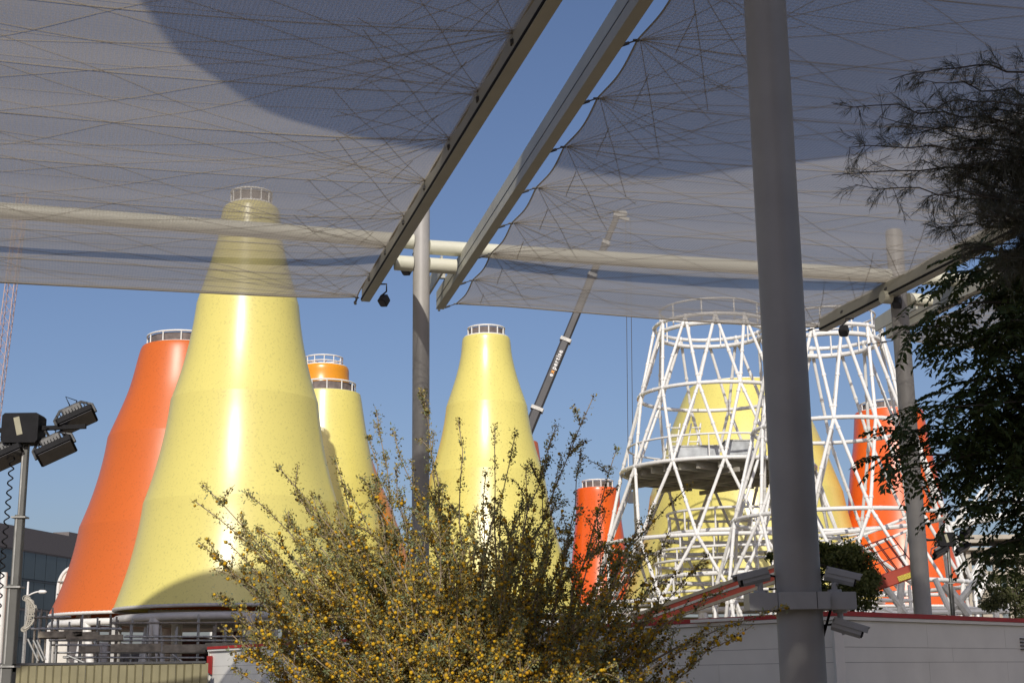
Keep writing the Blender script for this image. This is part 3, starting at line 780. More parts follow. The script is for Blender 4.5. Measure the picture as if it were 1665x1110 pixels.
b = MB(); b.path([cc + Vector((rc * math.sin(t), 0, rc * 1.05 * math.cos(t))) for t in [k * PI / 20 for k in range(2, 19)]], .05, 6); b.build('outer_arc', ML, orn, True)
b = MB(); b.path([cc + Vector((rc * .25 + rc * .28 * math.sin(t), 0, rc * 1.0 * math.cos(t))) for t in [k * PI / 20 for k in range(1, 20)]], .04, 6); b.build('inner_arc', ML, orn, True)
b = MB(); rq = random.Random(8)
for k in range(46):
    t = rq.uniform(.15, PI - .15); f = rq.random(); p = cc + Vector((rc * (.30 + .24 * math.sin(t)) * (1 - f) + rc * math.sin(t) * f, 0, rc * 1.02 * math.cos(t)))
    s = .1 + .05 * rq.random(); b.path([p + Vector((s * math.cos(2 * PI * j / 8), 0, s * math.sin(2 * PI * j / 8))) for j in range(8)], .022, 4, closed=True)
b.build('lattice', ML, orn, kind='stuff')
b = MB(); q = cc + Vector((.35 * rc, .06, 0)); b.tube((q.x, q.y, 0), (q.x, q.y, q.z + rc * 1.2), .07, n=8); b.build('mount_post', STEEL, orn)
p = at(7, 930, 60); b = MB(); b.path([(p.x, p.y, 0), (p.x, p.y, p.z - .1), (p.x, p.y, p.z)], [.17, .14, .12], 14); po = b.build('plain_post', WHITE, None, 'auto', (p.x, p.y, 0), label='plain pale post at the left edge beyond the light mast', cat='post')

# ------------------------------------------------------------------ floodlight masts
LBL = mat('cream_label', (.36, .34, .24), .6)
GLS = mat('lamp_glass', (.10, .10, .11), .15, var=.1, spec=.8)
GRY = mat('cast_grey', (.11, .11, .11), .5, .2, var=.3, scale=20)
MASTM = mat('mast_grey', (.13, .13, .12), .5, .3, var=.15, scale=4)
def lamp(root, c, W_, H_, ax, sc=1):
    X, N, U = ax       # X along the width, N out of the glass, U up the face
    h = MB(); h.bbox(c, W_, .07 * sc, H_, (X, N, U), b=.02); hd = h.build('lamp_head', BLACK, root)
    g_ = MB(); g_.box(c + N * (.04 * sc), W_ * .88, .012 * sc, H_ * .86, (X, N, U)); g_.build('lens', GLS, hd)
    g_ = MB()
    for k in range(11): g_.box(c - N * (.065 * sc) + X * (W_ * (k - 5) / 12), .012 * sc, .06 * sc, H_ * .85, (X, N, U))
    g_.build('fins', BLACK, hd)
    g_ = MB(); g_.bbox(c - N * (.12 * sc) + U * (H_ * .12), W_ * .55, .08 * sc, H_ * .35, (X, N, U), b=.02); g_.build('driver_box', GRY, hd)
    k0 = c - N * (.22 * sc); y = MB(); p0 = c + X * (W_ * .53); p1 = c - X * (W_ * .53)
    y.path([p0, p0 - N * .12 * sc, k0 + X * W_ * .30, k0 - X * W_ * .30, p1 - N * .12 * sc, p1], .018 * sc, 6); y.build('yoke', GRY, hd)
    cb = MB(); cb.path([c - N * .12 * sc, c - N * .26 * sc + X * .1 * sc, c - N * .3 * sc + U * .12 * sc, k0], .008 * sc, 5); cb.build('cable', BLACK, hd, True)
def light_mast(px, top, Y, label, sc=1.0, coil=True, flip=1):
    T = at(px, top, Y); base = Vector((T.x, Y, 0)); root = empty('floodlight_mast', base, label, 'light mast', 'portable floodlight masts')
    zt2 = T.z
    secs = [(0, 1.35, .20), (1.3, zt2 * .42, .165), (zt2 * .40, zt2 * .62, .13), (zt2 * .6, zt2 * .80, .10), (zt2 * .78, zt2, .075)]
    for i, (z0, z1, w_) in enumerate(secs):
        c = base + Vector(((w_ / 2 - .0375) * -1 * sc, 0, (z0 + z1) / 2)); b = MB(); b.bbox(c, w_ * sc, z1 - z0, w_ * sc, (Vector((1, 0, 0)), Vector((0, 0, 1)), Vector((0, -1, 0))), b=.008); s_ = b.build('mast_section', MASTM, root)
        b = MB(); b.box(Vector((c.x, c.y, z1 - .03)), (w_ + .07) * sc, (w_ + .05) * sc, .02); b.build('collar', STEEL, s_)
        b = MB(); b.box(Vector((c.x - w_ * .22 * sc, c.y - w_ * .5 * sc - .004, (z0 + z1) / 2)), .018 * sc, .01, (z1 - z0) * .97); b.build('trim_strip', STEEL, s_)
    if coil:
        K = 520; b = MB(); cx = base.x - .13 * sc
        b.path([(cx - .09 * sc * (1 - k / K) + .028 * sc * math.cos(k * .42), base.y - .06 + .028 * sc * math.sin(k * .42), .5 + (zt2 - .55) * k / K) for k in range(K)], .009 * sc, 5); b.build('coiled_cable', BLACK, root, True)
    S = sc
    jb = base + Vector((-.04 * S, 0, zt2 + .12 * S)); b = MB(); b.bbox(jb, .44 * S, .30 * S, .36 * S, b=.03 * S); j = b.build('junction_box', BLACK, root)
    b = MB(); b.box(jb + Vector((-.02 * S, -.152 * S, .02 * S)), .07 * S, .006, .22 * S, (Vector((.97, 0, .25)), Vector((0, 1, 0)), Vector((-.25, 0, .97)))); b.build('label_plate', LBL, j)
    b = MB(); b.bar(jb + Vector((-.75 * S, 0, -.02 * S)), jb + Vector((.75 * S, 0, .03 * S)), .06 * S, .05 * S); b.build('crossbar', BLACK, root)
    for (dx, dz, fl) in ((.60, .13, 1), (.42, -.27, 1), (-.18, -.36, -1), (-.72, .0, -1)):
        c = jb + Vector((dx * S, (-.05 if dz < -.1 else .12) * S, dz * S))
        N = Vector((.50, -.28, -.82)).normalized(); X = Vector((.80, .12, .26)); X = (X - N * X.dot(N)).normalized(); U = X.cross(N).normalized()
        U = U if U.z > 0 else -U
        lamp(root, c, .46 * S, .32 * S, (X, N, U), S)
        b = MB(); b.tube(c - N * .22 * S, Vector((c.x * .6 + jb.x * .4, jb.y, jb.z)), .02 * S, n=6); b.build('stay', GRY, root)
    # trailer foot
    b = MB(); b.bbox(base + Vector((0, 0, .5)), 1.2 * S, 1.8 * S, .7 * S, b=.05); t = b.build('trailer_body', MASTM, root)
    for s in (-1, 1): b = MB(); b.path([base + Vector((s * .62 * S, 0, .3)), base + Vector((s * .82 * S, 0, .3))], .3 * S, 20); b.build('wheel', BLACK, t, 'auto')
light_mast(43, 714, 17, 'portable mast with black floodlights and coiled cable at the left edge')
light_mast(1541, 884, 38, 'black floodlight mast behind the cabin by the far right post', 1.0, False)

# ------------------------------------------------------------------ small floodlights under the beams
def spot(px, py, Y, bx, by, label):
    c = at(px, py, Y); t = at(bx, by, Y); root = empty('spotlight', c, label, 'spotlight', 'small spotlights hung from the canopy')
    b = MB(); b.path([t, Vector((c.x + .06, c.y, t.z)), Vector((c.x + .06, c.y, c.z + .22)), c + Vector((-.05, 0, .12))], .02, 6); b.build('bracket', DARK, root)
    N = Vector((-.35, -.45, -.82)).normalized(); X = Vector((.9, -.4, 0)); X = (X - N * X.dot(N)).normalized(); U = X.cross(N)
    b = MB(); b.bbox(c, .20, .16, .22, (X, N, U), b=.03); h = b.build('housing', DARK, root)
    b = MB(); b.box(c + N * .085, .16, .012, .18, (X, N, U)); b.build('lens', GLS, h)
    b = MB()
    for k in range(5): b.box(c - N * .1 + X * (.035 * (k - 2)), .01, .05, .18, (X, N, U))
    b.build('fins', DARK, h)
spot(624, 489, 31, 613, 462, 'small spotlight below the tip of the beam at the left net')
spot(661, 438, 30, 650, 418, 'small spotlight left of the middle post')
spot(681, 414, 29.6, 668, 382, 'small spotlight in front of the middle post')
spot(1459, 493, 32.4, 1478, 462, 'small spotlight on the far right post')
spot(1372, 538, 32, 1388, 518, 'small spotlight near the tip of the beam right of the near post')

# ------------------------------------------------------------------ security cameras on the near post
CAMW = mat('camera_grey_white', (.46, .46, .45), .4, var=.06)
zb0 = at(1300, 978, 12.3).z
brk = empty('camera_bracket', (POLEN.x, POLEN.y, zb0), 'boxy grey bracket clamped round the near post below the cameras', 'bracket')
hw = .195
for (c, sx, sy) in (((-.33, -.02), .24, .30), ((.33, -.02), .24, .30)):
    b = MB(); b.bbox((POLEN.x + c[0], POLEN.y + c[1], zb0), sx, sy, .145, b=.006); b.build('arm_box', CAMW, brk)
b = MB(); b.bbox((POLEN.x, POLEN.y - hw - .03, zb0), .415, .09, .142, b=.006); b.build('front_box', CAMW, brk)
b = MB(); b.bbox((POLEN.x, POLEN.y + hw + .03, zb0), .415, .09, .142, b=.006); b.build('back_box', CAMW, brk)
b = MB(); b.box((POLEN.x + .10, POLEN.y - hw - .0765, zb0), .006, .004, .142); b.build('seam', DARK, brk)
def cctv(label, base, d, tilt, hang=False):
    root = empty('security_camera', base, label, 'security camera', 'security cameras on the near post')
    d = Vector(d).normalized(); X = d.cross(Vector((0, 0, 1))).normalized(); U = X.cross(d)
    s = -1 if hang else 1
    c = base + Vector((0, 0, s * .14)) + d * .05
    b = MB(); b.tube(base, base + Vector((0, 0, s * .025)), .06, n=16); b.path([base, base + Vector((0, 0, s * .08)), c - U * .05 * 1], .026, 10); b.build('mount', CAMW, root, 'auto')
    b = MB(); b.bbox(c, .105, .25, .10, (X, d, U), b=.028); bd = b.build('body', CAMW, root, 'auto')
    b = MB(); b.bbox(c + U * .058 + d * .03, .125, .30, .016, (X, d, U), b=.005)
    for q in (-1, 1): b.bbox(c + U * .035 + X * (q * .06) + d * .03, .008, .28, .05, (X, d, U), b=.002)
    b.build('sun_shield', CAMW, bd)
    b = MB(); b.bbox(c + d * .130, .09, .012, .085, (X, d, U), b=.01); b.build('front_glass', BLACK, bd)
    b = MB(); b.tube(c + d * .13, c + d * .142, .03, n=14); b.build('lens', GLS, bd)
    b = MB(); b.path([c - d * .12, c - d * .19 - U * .03, c - d * .17 - U * .13, base + Vector((0, 0, s * .02)) - d * .08], .012, 6); b.build('cable', BLACK, root, True)
top = zb0 + .0725
cctv('security camera left of the near post, pointing left', Vector((POLEN.x - .33, POLEN.y - .04, top)), (-.95, -.18, -.22), 0)
cctv('security camera right of the near post, pointing right above the bracket', Vector((POLEN.x + .30, POLEN.y - .04, top)), (.93, -.2, -.25), 0)
cctv('security camera hanging under the bracket right of the near post', Vector((POLEN.x + .33, POLEN.y - .06, zb0 - .0725)), (.9, -.25, -.3), 0, True)

# ------------------------------------------------------------------ mobile crane with lettered telescopic boom
BOOM = mat('crane_boom_grey', (.055, .055, .058), .5, .1, var=.2, scale=1)
YC = 112.0
tip = at(1003, 352, YC); knee = at(858, 702, YC); dB = (tip - knee).normalized(); foot = knee - dB * ((knee.z - 2.2) / dB.z)
crane = empty('mobile_crane', (foot.x, foot.y, 0), 'dark telescopic crane boom with white lettering rising behind the middle tower', 'crane')
Lc = (tip - foot).length
br_ = [(0, .52, 19), (.50, .66, 16), (.64, .80, 14), (.78, .93, 11.5), (.91, 1, 9.5)]
lc = lambda px, py: (at(px, py, YC) - foot).dot(dB) / Lc
cuts = [0, lc(866, 662), lc(914, 551), lc(961, 447), lc(985, 395), 1]
for i in range(5):
    wv = (17, 15, 13, 11, 9.5)[i] * mpp(knee); b = MB(); a_, b_ = foot + dB * (Lc * cuts[i] - (.3 if i else 0)), foot + dB * (Lc * cuts[i + 1]); b.bbox((a_ + b_) / 2, wv, (b_ - a_).length, wv * 1.1, (dB.cross(Vector((0, 1, 0))).normalized(), dB, Vector((0, 1, 0))), b=wv * .18); s_ = b.build('boom_section', BOOM, crane)
    if i < 4: b = MB(); b.bbox(b_, wv * 1.25, .28, wv * 1.3, (dB.cross(Vector((0, 1, 0))).normalized(), dB, Vector((0, 1, 0))), b=.05); b.build('collar', DIRTY, s_)
b = MB(); b.bbox(tip + dB * .2 + Vector((.2, 0, 0)), 1.1, .5, .45, b=.1); b.bar(tip, tip + Vector((1.0, 0, -.3)), .25, .25); b.build('boom_head', STEEL, crane)
hk = at(1027, 800, YC)
for dx in (0, .38):
    b = MB(); b.tube(Vector((at(1019, 352, YC).x + dx - .1, YC, tip.z - .1)), Vector((hk.x + dx - .25, YC, hk.z)), .028, n=5); b.build('hoist_rope', DARK, crane)
b = MB(); b.bbox(hk - Vector((0.05, 0, .4)), .6, .35, .9, b=.1); b.build('hook_block', BOOM, crane)
b = MB(); b.bbox((foot.x + 1, foot.y, 1.5), 9, 2.8, 1.2, b=.1); cb_ = b.build('carrier', BOOM, crane)
for k in range(4):
    for s in (-1, 1): b = MB(); x_ = foot.x - 2.4 + 2.1 * k; b.path([(x_, foot.y + s * 1.1, .6), (x_, foot.y + s * 1.5, .6)], .6, 20); b.build('wheel', BLACK, cb_, 'auto')
# lettering along the boom
ln0 = at(891, 603, YC - 1.0); X_ = dB; Y_ = (-(dB.cross(Vector((0, 1, 0))))).normalized()
if Y_.x > 0: Y_ = -Y_
Zn = X_.cross(Y_)
def letter(ch, pos, size, mt, parent):
    cu = bpy.data.curves.new('letter', 'FONT'); cu.body = ch; cu.size = size; cu.extrude = .01; cu.offset = .012
    to = bpy.data.objects.new('tmp', cu); COL.objects.link(to); bpy.context.view_layer.update()
    me = bpy.data.meshes.new_from_object(to.evaluated_get(bpy.context.evaluated_depsgraph_get())); bpy.data.objects.remove(to)
    M = Matrix(((X_.x, Y_.x, Zn.x, pos.x), (X_.y, Y_.y, Zn.y, pos.y), (X_.z, Y_.z, Zn.z, pos.z), (0, 0, 0, 1)))
    me.transform(M); me.transform(Matrix.Translation(-ORG[parent])); me.materials.clear(); me.materials.append(mt)
    wd = max((v.co - (pos - ORG[parent])).dot(X_) for v in me.vertices) if len(me.vertices) else .2
    o = bpy.data.objects.new('letter', me); COL.objects.link(o); o.parent = parent; return wd
LW = mat('letter_white', (.8, .8, .78), .5, var=.03); LO = mat('letter_orange', (.85, .35, .03), .5, var=.03)
wv2 = 15 * mpp(knee)
pos = foot + dB * (Lc * (cuts[1] + (cuts[2] - cuts[1]) * .46)) + Vector((0, -wv2 * .56 - .03, 0)) - Y_ * .15
for i, ch in enumerate('expertise'):
    wd = letter(ch, pos, .5, LO if i == 1 else LW, crane); pos = pos + X_ * (wd + .05)

# ------------------------------------------------------------------ far lattice crane jib at the left edge
YJ = 190; t0, t1 = at(37, 318, YJ), at(0, 604, YJ); dj = (t0 - t1).normalized(); f0 = t1 - dj * ((t1.z) / dj.z)
jib = empty('lattice_crane', (f0.x, f0.y, 0), 'faint reddish lattice crane jib at the left edge of the sky', 'crane')
PK = mat('hazed_red_lattice', (.50, .36, .32), .6, var=.1)  # paler red, distance haze put into the colour
sx_ = dj.cross(Vector((0, 1, 0))).normalized(); wj = .62; Lj = (t0 - f0).length; NB = 44
cor = lambda k, i: f0 + dj * (Lj * k / NB) + sx_ * (wj * (1 if i in (0, 1) else -1)) + Vector((0, wj * (1 if i in (1, 2) else -1), 0))
b = MB()
for i in range(4): b.tube(cor(0, i), cor(NB, i), .07, n=5)
b.build('chords', PK, jib)
b = MB()
for k in range(NB):
    for i in range(4): b.tube(cor(k, i), cor(k + 1, (i + 1) % 4), .035, n=4); b.tube(cor(k, i), cor(k, (i + 1) % 4), .03, n=4)
b.build('lacing', PK, jib, kind='stuff')
b = MB(); b.bbox((f0.x, f0.y, 1.2), 6, 3, 2.2, b=.2); b.build('crawler_body', PK, jib)

# ------------------------------------------------------------------ red boom lift behind the cabin
LR = mat('lift_red', (.36, .05, .025), .45, var=.1, scale=3); LG = mat('lift_arm_grey', (.30, .27, .2), .6, var=.1)
YL = 44.0
lift = empty('boom_lift', at(1030, 1020, YL) * 1, 'red boom lift with grey striped arm reaching up behind the cabin, basket beyond the post', 'boom lift')
lift.location.z = 0; ORG[lift] = Vector(lift.location)
a_, b_ = at(1035, 1012, YL), at(1340, 904, YL); d = (b_ - a_).normalized(); up_ = d.cross(Vector((0, 1, 0))).normalized(); up_ = up_ if up_.z > 0 else -up_
b = MB(); b.bbox((a_ + b_) / 2, .35, (b_ - a_).length, .56, (Vector((0, 1, 0)), d, up_), b=.03); am = b.build('boom_arm', LR, lift)
for o_, wd in ((.23, .10), (0.02, .07), (-.22, .09)):
    b = MB(); b.bar(a_ + up_ * o_ + Vector((0, -.19, 0)), b_ + up_ * o_ + Vector((0, -.19, 0)), .03, wd, up_); b.build('stripe', LG if o_ != .02 else STEEL, am)
j0, j1 = b_, at(1425, 950, YL); b = MB(); b.bar(j0, j1, .25, .3); b.build('jib', LR, lift)
bk = [at(1424, 962, YL), at(1492, 938, YL)]; d2 = (bk[1] - bk[0]); L2 = d2.length; d2.normalize(); u2 = d2.cross(Vector((0, 1, 0))).normalized(); u2 = u2 if u2.z > 0 else -u2
b = MB(); b.bbox((bk[0] + bk[1]) / 2 + Vector((0, .35, 0)) + u2 * .22, .9, L2, .42, (Vector((0, 1, 0)), d2, u2), b=.03); bs = b.build('basket_tray', LR, lift)
b = MB(); b.bar(bk[0] + d2 * L2 * .55 + Vector((0, -.12, 0)) + u2 * .14, bk[0] + d2 * L2 * 1.0 + Vector((0, -.12, 0)) + u2 * .14, .02, .16, u2); b.build('warning_strip', mat('warning_yellow', (.5, .4, .05), .6, var=.6, scale=30), bs)
LRD = mat('lift_rail_red', (.14, .025, .018), .5)
for dy in (-.08, .78):
    for k in range(6):
        q = bk[0] + d2 * (L2 * k / 5) + Vector((0, dy, 0)) + u2 * .42; b = MB(); b.tube(q, q + u2 * 1.0 - d2 * .28, .018, n=6); b.build('basket_post', LRD, lift)
    for h in (.35, .7, 1.0):
        q = bk[0] + Vector((0, dy, 0)) + u2 * (.42 + h) - d2 * .28 * h; b = MB(); b.tube(q, q + d2 * L2, .018, n=6); b.build('basket_rail', LRD, lift)
b = MB(); b.bbox((a_.x - .6, YL, .9), 2.6, 1.9, .8, b=.08); ch = b.build('chassis', LR, lift)
b = MB(); b.bar((a_.x - .2, YL, 1.2), a_ + d * .4, .4, .5); b.build('turret', LR, lift)
for sx in (-1, 1):
    for sy in (-1, 1): b = MB(); b.path([(a_.x - .6 + sx * .85, YL + sy * .85, .45), (a_.x - .6 + sx * .85, YL + sy * 1.1, .45)], .45, 20); b.build('wheel', BLACK, ch, 'auto')

# ------------------------------------------------------------------ white link truss and the bare frame building at the right
YT = 60; tr = empty('link_truss', at(1535, 858, YT) * 1, 'white tube truss running right from the white frame', 'truss'); 
p0, p1 = at(1530, 857, YT), at(1720, 822, YT + 2)
b = MB(); b.tube(p0, p1, .16, n=10); b.build('chord', WHITE, tr, True)
q0, q1 = p0 + Vector((1.5, 0, 1.9)), p1 + Vector((0, 0, 1.9)); b = MB(); b.tube(q0, q1, .12, n=10); b.build('chord', WHITE, tr, True)
for k in range(4):
    m0 = p0.lerp(p1, (k + .5) / 4); 
    for s in (-1, 1): b = MB(); b.tube(m0, q0.lerp(q1, min(1, max(0, (k + .5 + s * .5) / 4))), .09, n=8); b.build('web', WHITE, tr)
b = MB(); b.tube(Vector((p1.x, p1.y, 0)), p1, .2, n=12); b.build('leg', WHITE, tr)
b = MB(); b.path([at(1525, 838, YT - 1), at(1570, 822, YT - 1), at(1665, 803, YT - 1)], .02, 5); b.build('cable', DARK, tr)
YB = 105; SAND = mat('bare_sand_concrete', (.44, .40, .33), .8, var=.15, scale=1)
fbld = empty('frame_building', at(1620, 985, YB) * 1, 'bare sand coloured building frame of columns and slabs at the lower right', 'building')
fbld.location.z = 0; ORG[fbld] = Vector(fbld.location)
for (px, topy, wv) in ((1556, 872, 9), (1572, 886, 8), (1592, 890, 8), (1602, 928, 9), (1618, 915, 8), (1640, 920, 11), (1658, 900, 10), (1690, 900, 12)):
    for dY in (0, 5):
        a_ = at(px, topy, YB + dY); w_ = wv * mpp(a_); b = MB(); b.box((a_.x, a_.y, a_.z / 2), w_, w_ * .9, a_.z); b.build('column', SAND, fbld)
for (x0, x1, y, h) in ((1548, 1600, 880, 6), (1552, 1700, 893, 4), (1590, 1700, 906, 7), (1596, 1700, 932, 6), (1560, 1600, 928, 4), (1545, 1720, 986, 8), (1555, 1720, 874, 7)):
    a_, c_ = at(x0, y, YB), at(x1, y, YB); c_.z = a_.z; b = MB(); b.box(((a_.x + c_.x) / 2, YB + 2.5, a_.z), c_.x - a_.x, 6.2, h * mpp(a_)); b.build('slab', SAND, fbld)
for (p, q) in (((1556, 987), (1600, 905)), ((1612, 946), (1640, 990)), ((1590, 968), (1606, 936))):
    b = MB(); b.tube(at(*p, YB - .8), at(*q, YB - .8), .28, n=8); b.build('diagonal_prop', WHITE, fbld)
for y in (968, 975): b = MB(); b.tube(at(1585, y, YB - .5), at(1665, y - 2, YB - .5), .06, n=5); b.build('handrail', RUST, fbld)
# white tube trestle standing low behind the cabin
trs = empty('tube_trestle', at(1440, 1000, 48) * 1, 'low white tube trestle legs just above the cabin roof', 'trestle'); trs.location.z = 0; ORG[trs] = Vector(trs.location)
for (p, q, r) in (((1438, 990), (1460, 1000), .1), ((1440, 955), (1475, 1000), .12), ((1466, 945), (1462, 1000), .12), ((1478, 950), (1482, 1000), .06), ((1536, 950), (1575, 1000), .17), ((1600, 930), (1540, 1000), .12), ((1426, 975), (1500, 976), .07), ((1425, 990), (1600, 988), .05), ((1520, 940), (1548, 1000), .1), ((1390, 997), (1640, 993), .09)):
    b = MB(); q2 = at(*q, 48); p2 = at(*p, 48); b.tube(p2, q2, r, n=8); b.build('tube', DIRTY if r > .1 else WHITE, trs)
for px in (1400, 1470, 1550, 1620): t_ = at(px, 996, 48); b = MB(); b.tube((t_.x, t_.y, 0), t_, .1, n=8); b.build('leg', WHITE, trs)

# ------------------------------------------------------------------ hall added out of frame behind the viewer to block low sky glow
hall = empty('sky_block_hall', (0, -46, 0), 'long low hall added unseen behind the viewer to block sky glow', 'building')
HM = mat('sky_block_panel', (.32, .29, .25), .8, var=.1, scale=.4)
for k in range(-6, 7):
    b = MB(); b.bbox((k * 11.0, -46, 9.5), 10.96, .6, 19, b=.02); b.build('facade_panel', HM, hall)
b = MB(); b.box((0, -58, 18.6), 143, 23.3, .5); b.build('roof', HM, hall)
for sx in (-1, 1): b = MB(); b.box((sx * 71.8, -58, 9.3), .5, 23.3, 18.3); b.build('side_wall', HM, hall)
for k in range(-5, 6): b = MB(); b.box((k * 11.0 + 2, -45.66, 1.6), 2.4, .12, 3.2); b.build('door', DARK, hall)
# ------------------------------------------------------------------ vegetation helpers
def unit(a): return a / (np.linalg.norm(a, axis=-1, keepdims=True) + 1e-9)
def leaf_quads(P, D, Nn, Ln, Wd):
    """rhombic leaves: base P, direction D, width axis from Nn"""
    S = unit(np.cross(D, Nn)); Ln = Ln[:, None]; Wd = Wd[:, None]
    bend = unit(np.cross(S, D)) * Ln * .10
    v = np.stack([P, P + D * Ln * .45 + S * Wd + bend, P + D * Ln, P + D * Ln * .45 - S * Wd + bend], axis=1).reshape(-1, 3)
    f = np.arange(len(v)).reshape(-1, 4); return v, f
def bez(S, C, T, n): 
    u = np.linspace(0, 1, n)[:, None]; return (1 - u) ** 2 * S + 2 * u * (1 - u) * C + u * u * T
def icos():
    t = (1 + 5 ** .5) / 2
    v = np.array([(-1, t, 0), (1, t, 0), (-1, -t, 0), (1, -t, 0), (0, -1, t), (0, 1, t), (0, -1, -t), (0, 1, -t), (t, 0, -1), (t, 0, 1), (-t, 0, -1), (-t, 0, 1)], float); v /= np.linalg.norm(v[0])
    f = np.array([(0, 11, 5), (0, 5, 1), (0, 1, 7), (0, 7, 10), (0, 10, 11), (1, 5, 9), (5, 11, 4), (11, 10, 2), (10, 7, 6), (7, 1, 8), (3, 9, 4), (3, 4, 2), (3, 2, 6), (3, 6, 8), (3, 8, 9), (4, 9, 5), (2, 4, 11), (6, 2, 10), (8, 6, 7), (9, 8, 1)])
    return v, f
def balls(P, r):
    v, f = icos(); V = (P[:, None, :] + v[None] * r[:, None, None]).reshape(-1, 3); Fc = (f[None] + (np.arange(len(P)) * 12)[:, None, None]).reshape(-1, 3); return V, Fc
npv = lambda p: np.array((p.x, p.y, p.z))

# ------------------------------------------------------------------ flowering bush
rg = np.random.default_rng(11); rr = random.Random(11)
BARK = mat('bush_bark', (.30, .24, .17), .85, var=.25, scale=14)
LEAFB = leaf_mat('bush_leaf', [(.34, .27, .07), (.54, .43, .11), (.44, .40, .13), (.66, .53, .15), (.27, .18, .055), (.55, .51, .22)], .45)
LEAFG = leaf_mat('bush_green_leaf', [(.28, .34, .18), (.38, .44, .26), (.22, .28, .12)], .45)
FLOW = leaf_mat('bush_flower', [(.68, .40, .012), (.75, .48, .018), (.60, .30, .010), (.60, .42, .04)], .12, .9)
BUD = leaf_mat('bush_bud', [(.06, .05, .018), (.10, .075, .02), (.045, .03, .015)], .1, .8)
bbase = at(770, 1100, 10.2); bush = empty('flowering_bush', (bbase.x, 10.2, 0), 'large airy bush dotted with small yellow flower balls, in front of the cabin', 'bush')
tips = [(318, 815, 10.0), (330, 788, 10.4), (345, 900, 9.8), (322, 880, 10.2), (350, 968, 9.9), (365, 1020, 9.6), (400, 800, 10.6), (452, 758, 10.3), (420, 860, 9.7), (480, 800, 9.9), (545, 748, 10.5),
        (560, 790, 9.8), (600, 712, 10.4), (612, 668, 10.6), (645, 760, 10.0), (640, 700, 10.3), (688, 632, 10.4), (700, 730, 9.9), (745, 682, 10.2), (720, 790, 10.6), (805, 692, 10.3), (790, 770, 9.8), (838, 705, 10.0),
        (855, 760, 10.5), (905, 690, 10.3), (900, 790, 9.9), (965, 645, 10.4), (945, 730, 10.1), (1002, 732, 10.5), (985, 830, 10.0), (1040, 850, 10.2), (1120, 790, 10.5), (1090, 860, 10.0), (1150, 900, 10.3),
        (1175, 960, 9.9), (1225, 1015, 10.1), (1280, 985, 10.5), (1150, 1040, 9.7), (1060, 1000, 10.6), (1100, 930, 9.8), (1010, 920, 9.6), (425, 1075, 9.5), (400, 950, 10.6), (380, 1000, 10.3)]
rb = random.Random(3)
def sil(x):   # upper limit of the dense body
    xs = [330, 420, 520, 640, 760, 880, 960, 1050, 1150, 1230]; ys = [900, 830, 800, 790, 780, 790, 820, 870, 940, 1020]
    return float(np.interp(x, xs, ys))
for k in range(160):
    x = rb.uniform(370, 1150) if k < 100 else rb.uniform(420, 960); y = rb.uniform(sil(x), 1130); tips.append((x, y, rb.uniform(9.3, 10.9)))
BR = MB(); Ls = []; Ld = []; Fl = []; Bd = []
twigs = []
for (tx, ty, tY) in tips:
    T = npv(at(tx, ty, tY)); S = np.array((bbase.x + rr.uniform(-.35, .35), 10.2 + rr.uniform(-.3, .3), rr.uniform(.0, .25)))
    C = S * .55 + T * .45 + np.array(((S[0] - T[0]) * .16, 0, .22 * abs(T[0] - S[0]) + .1))
    pts = bez(S, C, T, 16); pts[3:-1] += rg.normal(0, .014, (12, 3))
    L = np.linalg.norm(T - S); rad = [max(.0035, .020 * (1 - k / 15) ** .8 * min(1, L / 3)) for k in range(16)]
    BR.path([Vector(p) for p in pts], rad, 5)
    twigs.append((pts[6:], L * .6, True))
    for j in range(rr.randint(12, 17)):
        u = rr.uniform(.32, .97); i = int(u * 15); p = pts[i]; tan = unit(pts[min(15, i + 1)] - pts[max(0, i - 1)])
        dv = tan * .9 + rg.normal(0, .42, 3) + np.array((0, 0, .22)); dv = unit(dv); l2 = rr.uniform(.22, .62) * (1.15 - u) + .10
        e = p + dv * l2; c = p + dv * l2 * .5 + np.array((0, 0, .03)); q = bez(p, c, e + np.array((0, 0, -.02)), 6)
        BR.path([Vector(a) for a in q], [.0045, .004, .0035, .003, .0025, .0018], 4); twigs.append((q, l2, False))
for (q, l2, main) in twigs:
    n_ = max(4, int(l2 / (.019 if not main else .026)))
    u = np.sort(rg.uniform(.05 if not main else .1, 1.03, n_)); idx = np.clip(u, 0, 1) * (len(q) - 1); i0 = np.minimum(idx.astype(int), len(q) - 2); fr = (idx - i0)[:, None]
    P = q[i0] * (1 - fr) + q[i0 + 1] * fr; T = unit(q[i0 + 1] - q[i0])
    Ls.append(P); Ld.append(T)
Ls = np.concatenate(Ls); Ld = np.concatenate(Ld)
BR.build('branches', BARK, bush, True)
# several tiny leaves at every spot
def spray(P, T, n, l0, l1, w, sp, jit):
    P = np.repeat(P, n, 0); T = np.repeat(T, n, 0); D = unit(T * .5 + rg.normal(0, 1, P.shape) * sp); N_ = rg.normal(0, 1, P.shape)
    Ln = rg.uniform(l0, l1, len(P)); return leaf_quads(P + rg.normal(0, jit, P.shape), D, N_, Ln, Ln * w)
v, f = spray(Ls, Ld, 6, .010, .025, .30, .9, .013); np_mesh('leaves', v, f, LEAFB, bush, kind='stuff')
gsel = rg.random(len(Ls)) < .17
v, f = spray(Ls[gsel], Ld[gsel], 9, .015, .034, .20, .8, .022); np_mesh('young_leaves', v, f, LEAFG, bush, kind='stuff')
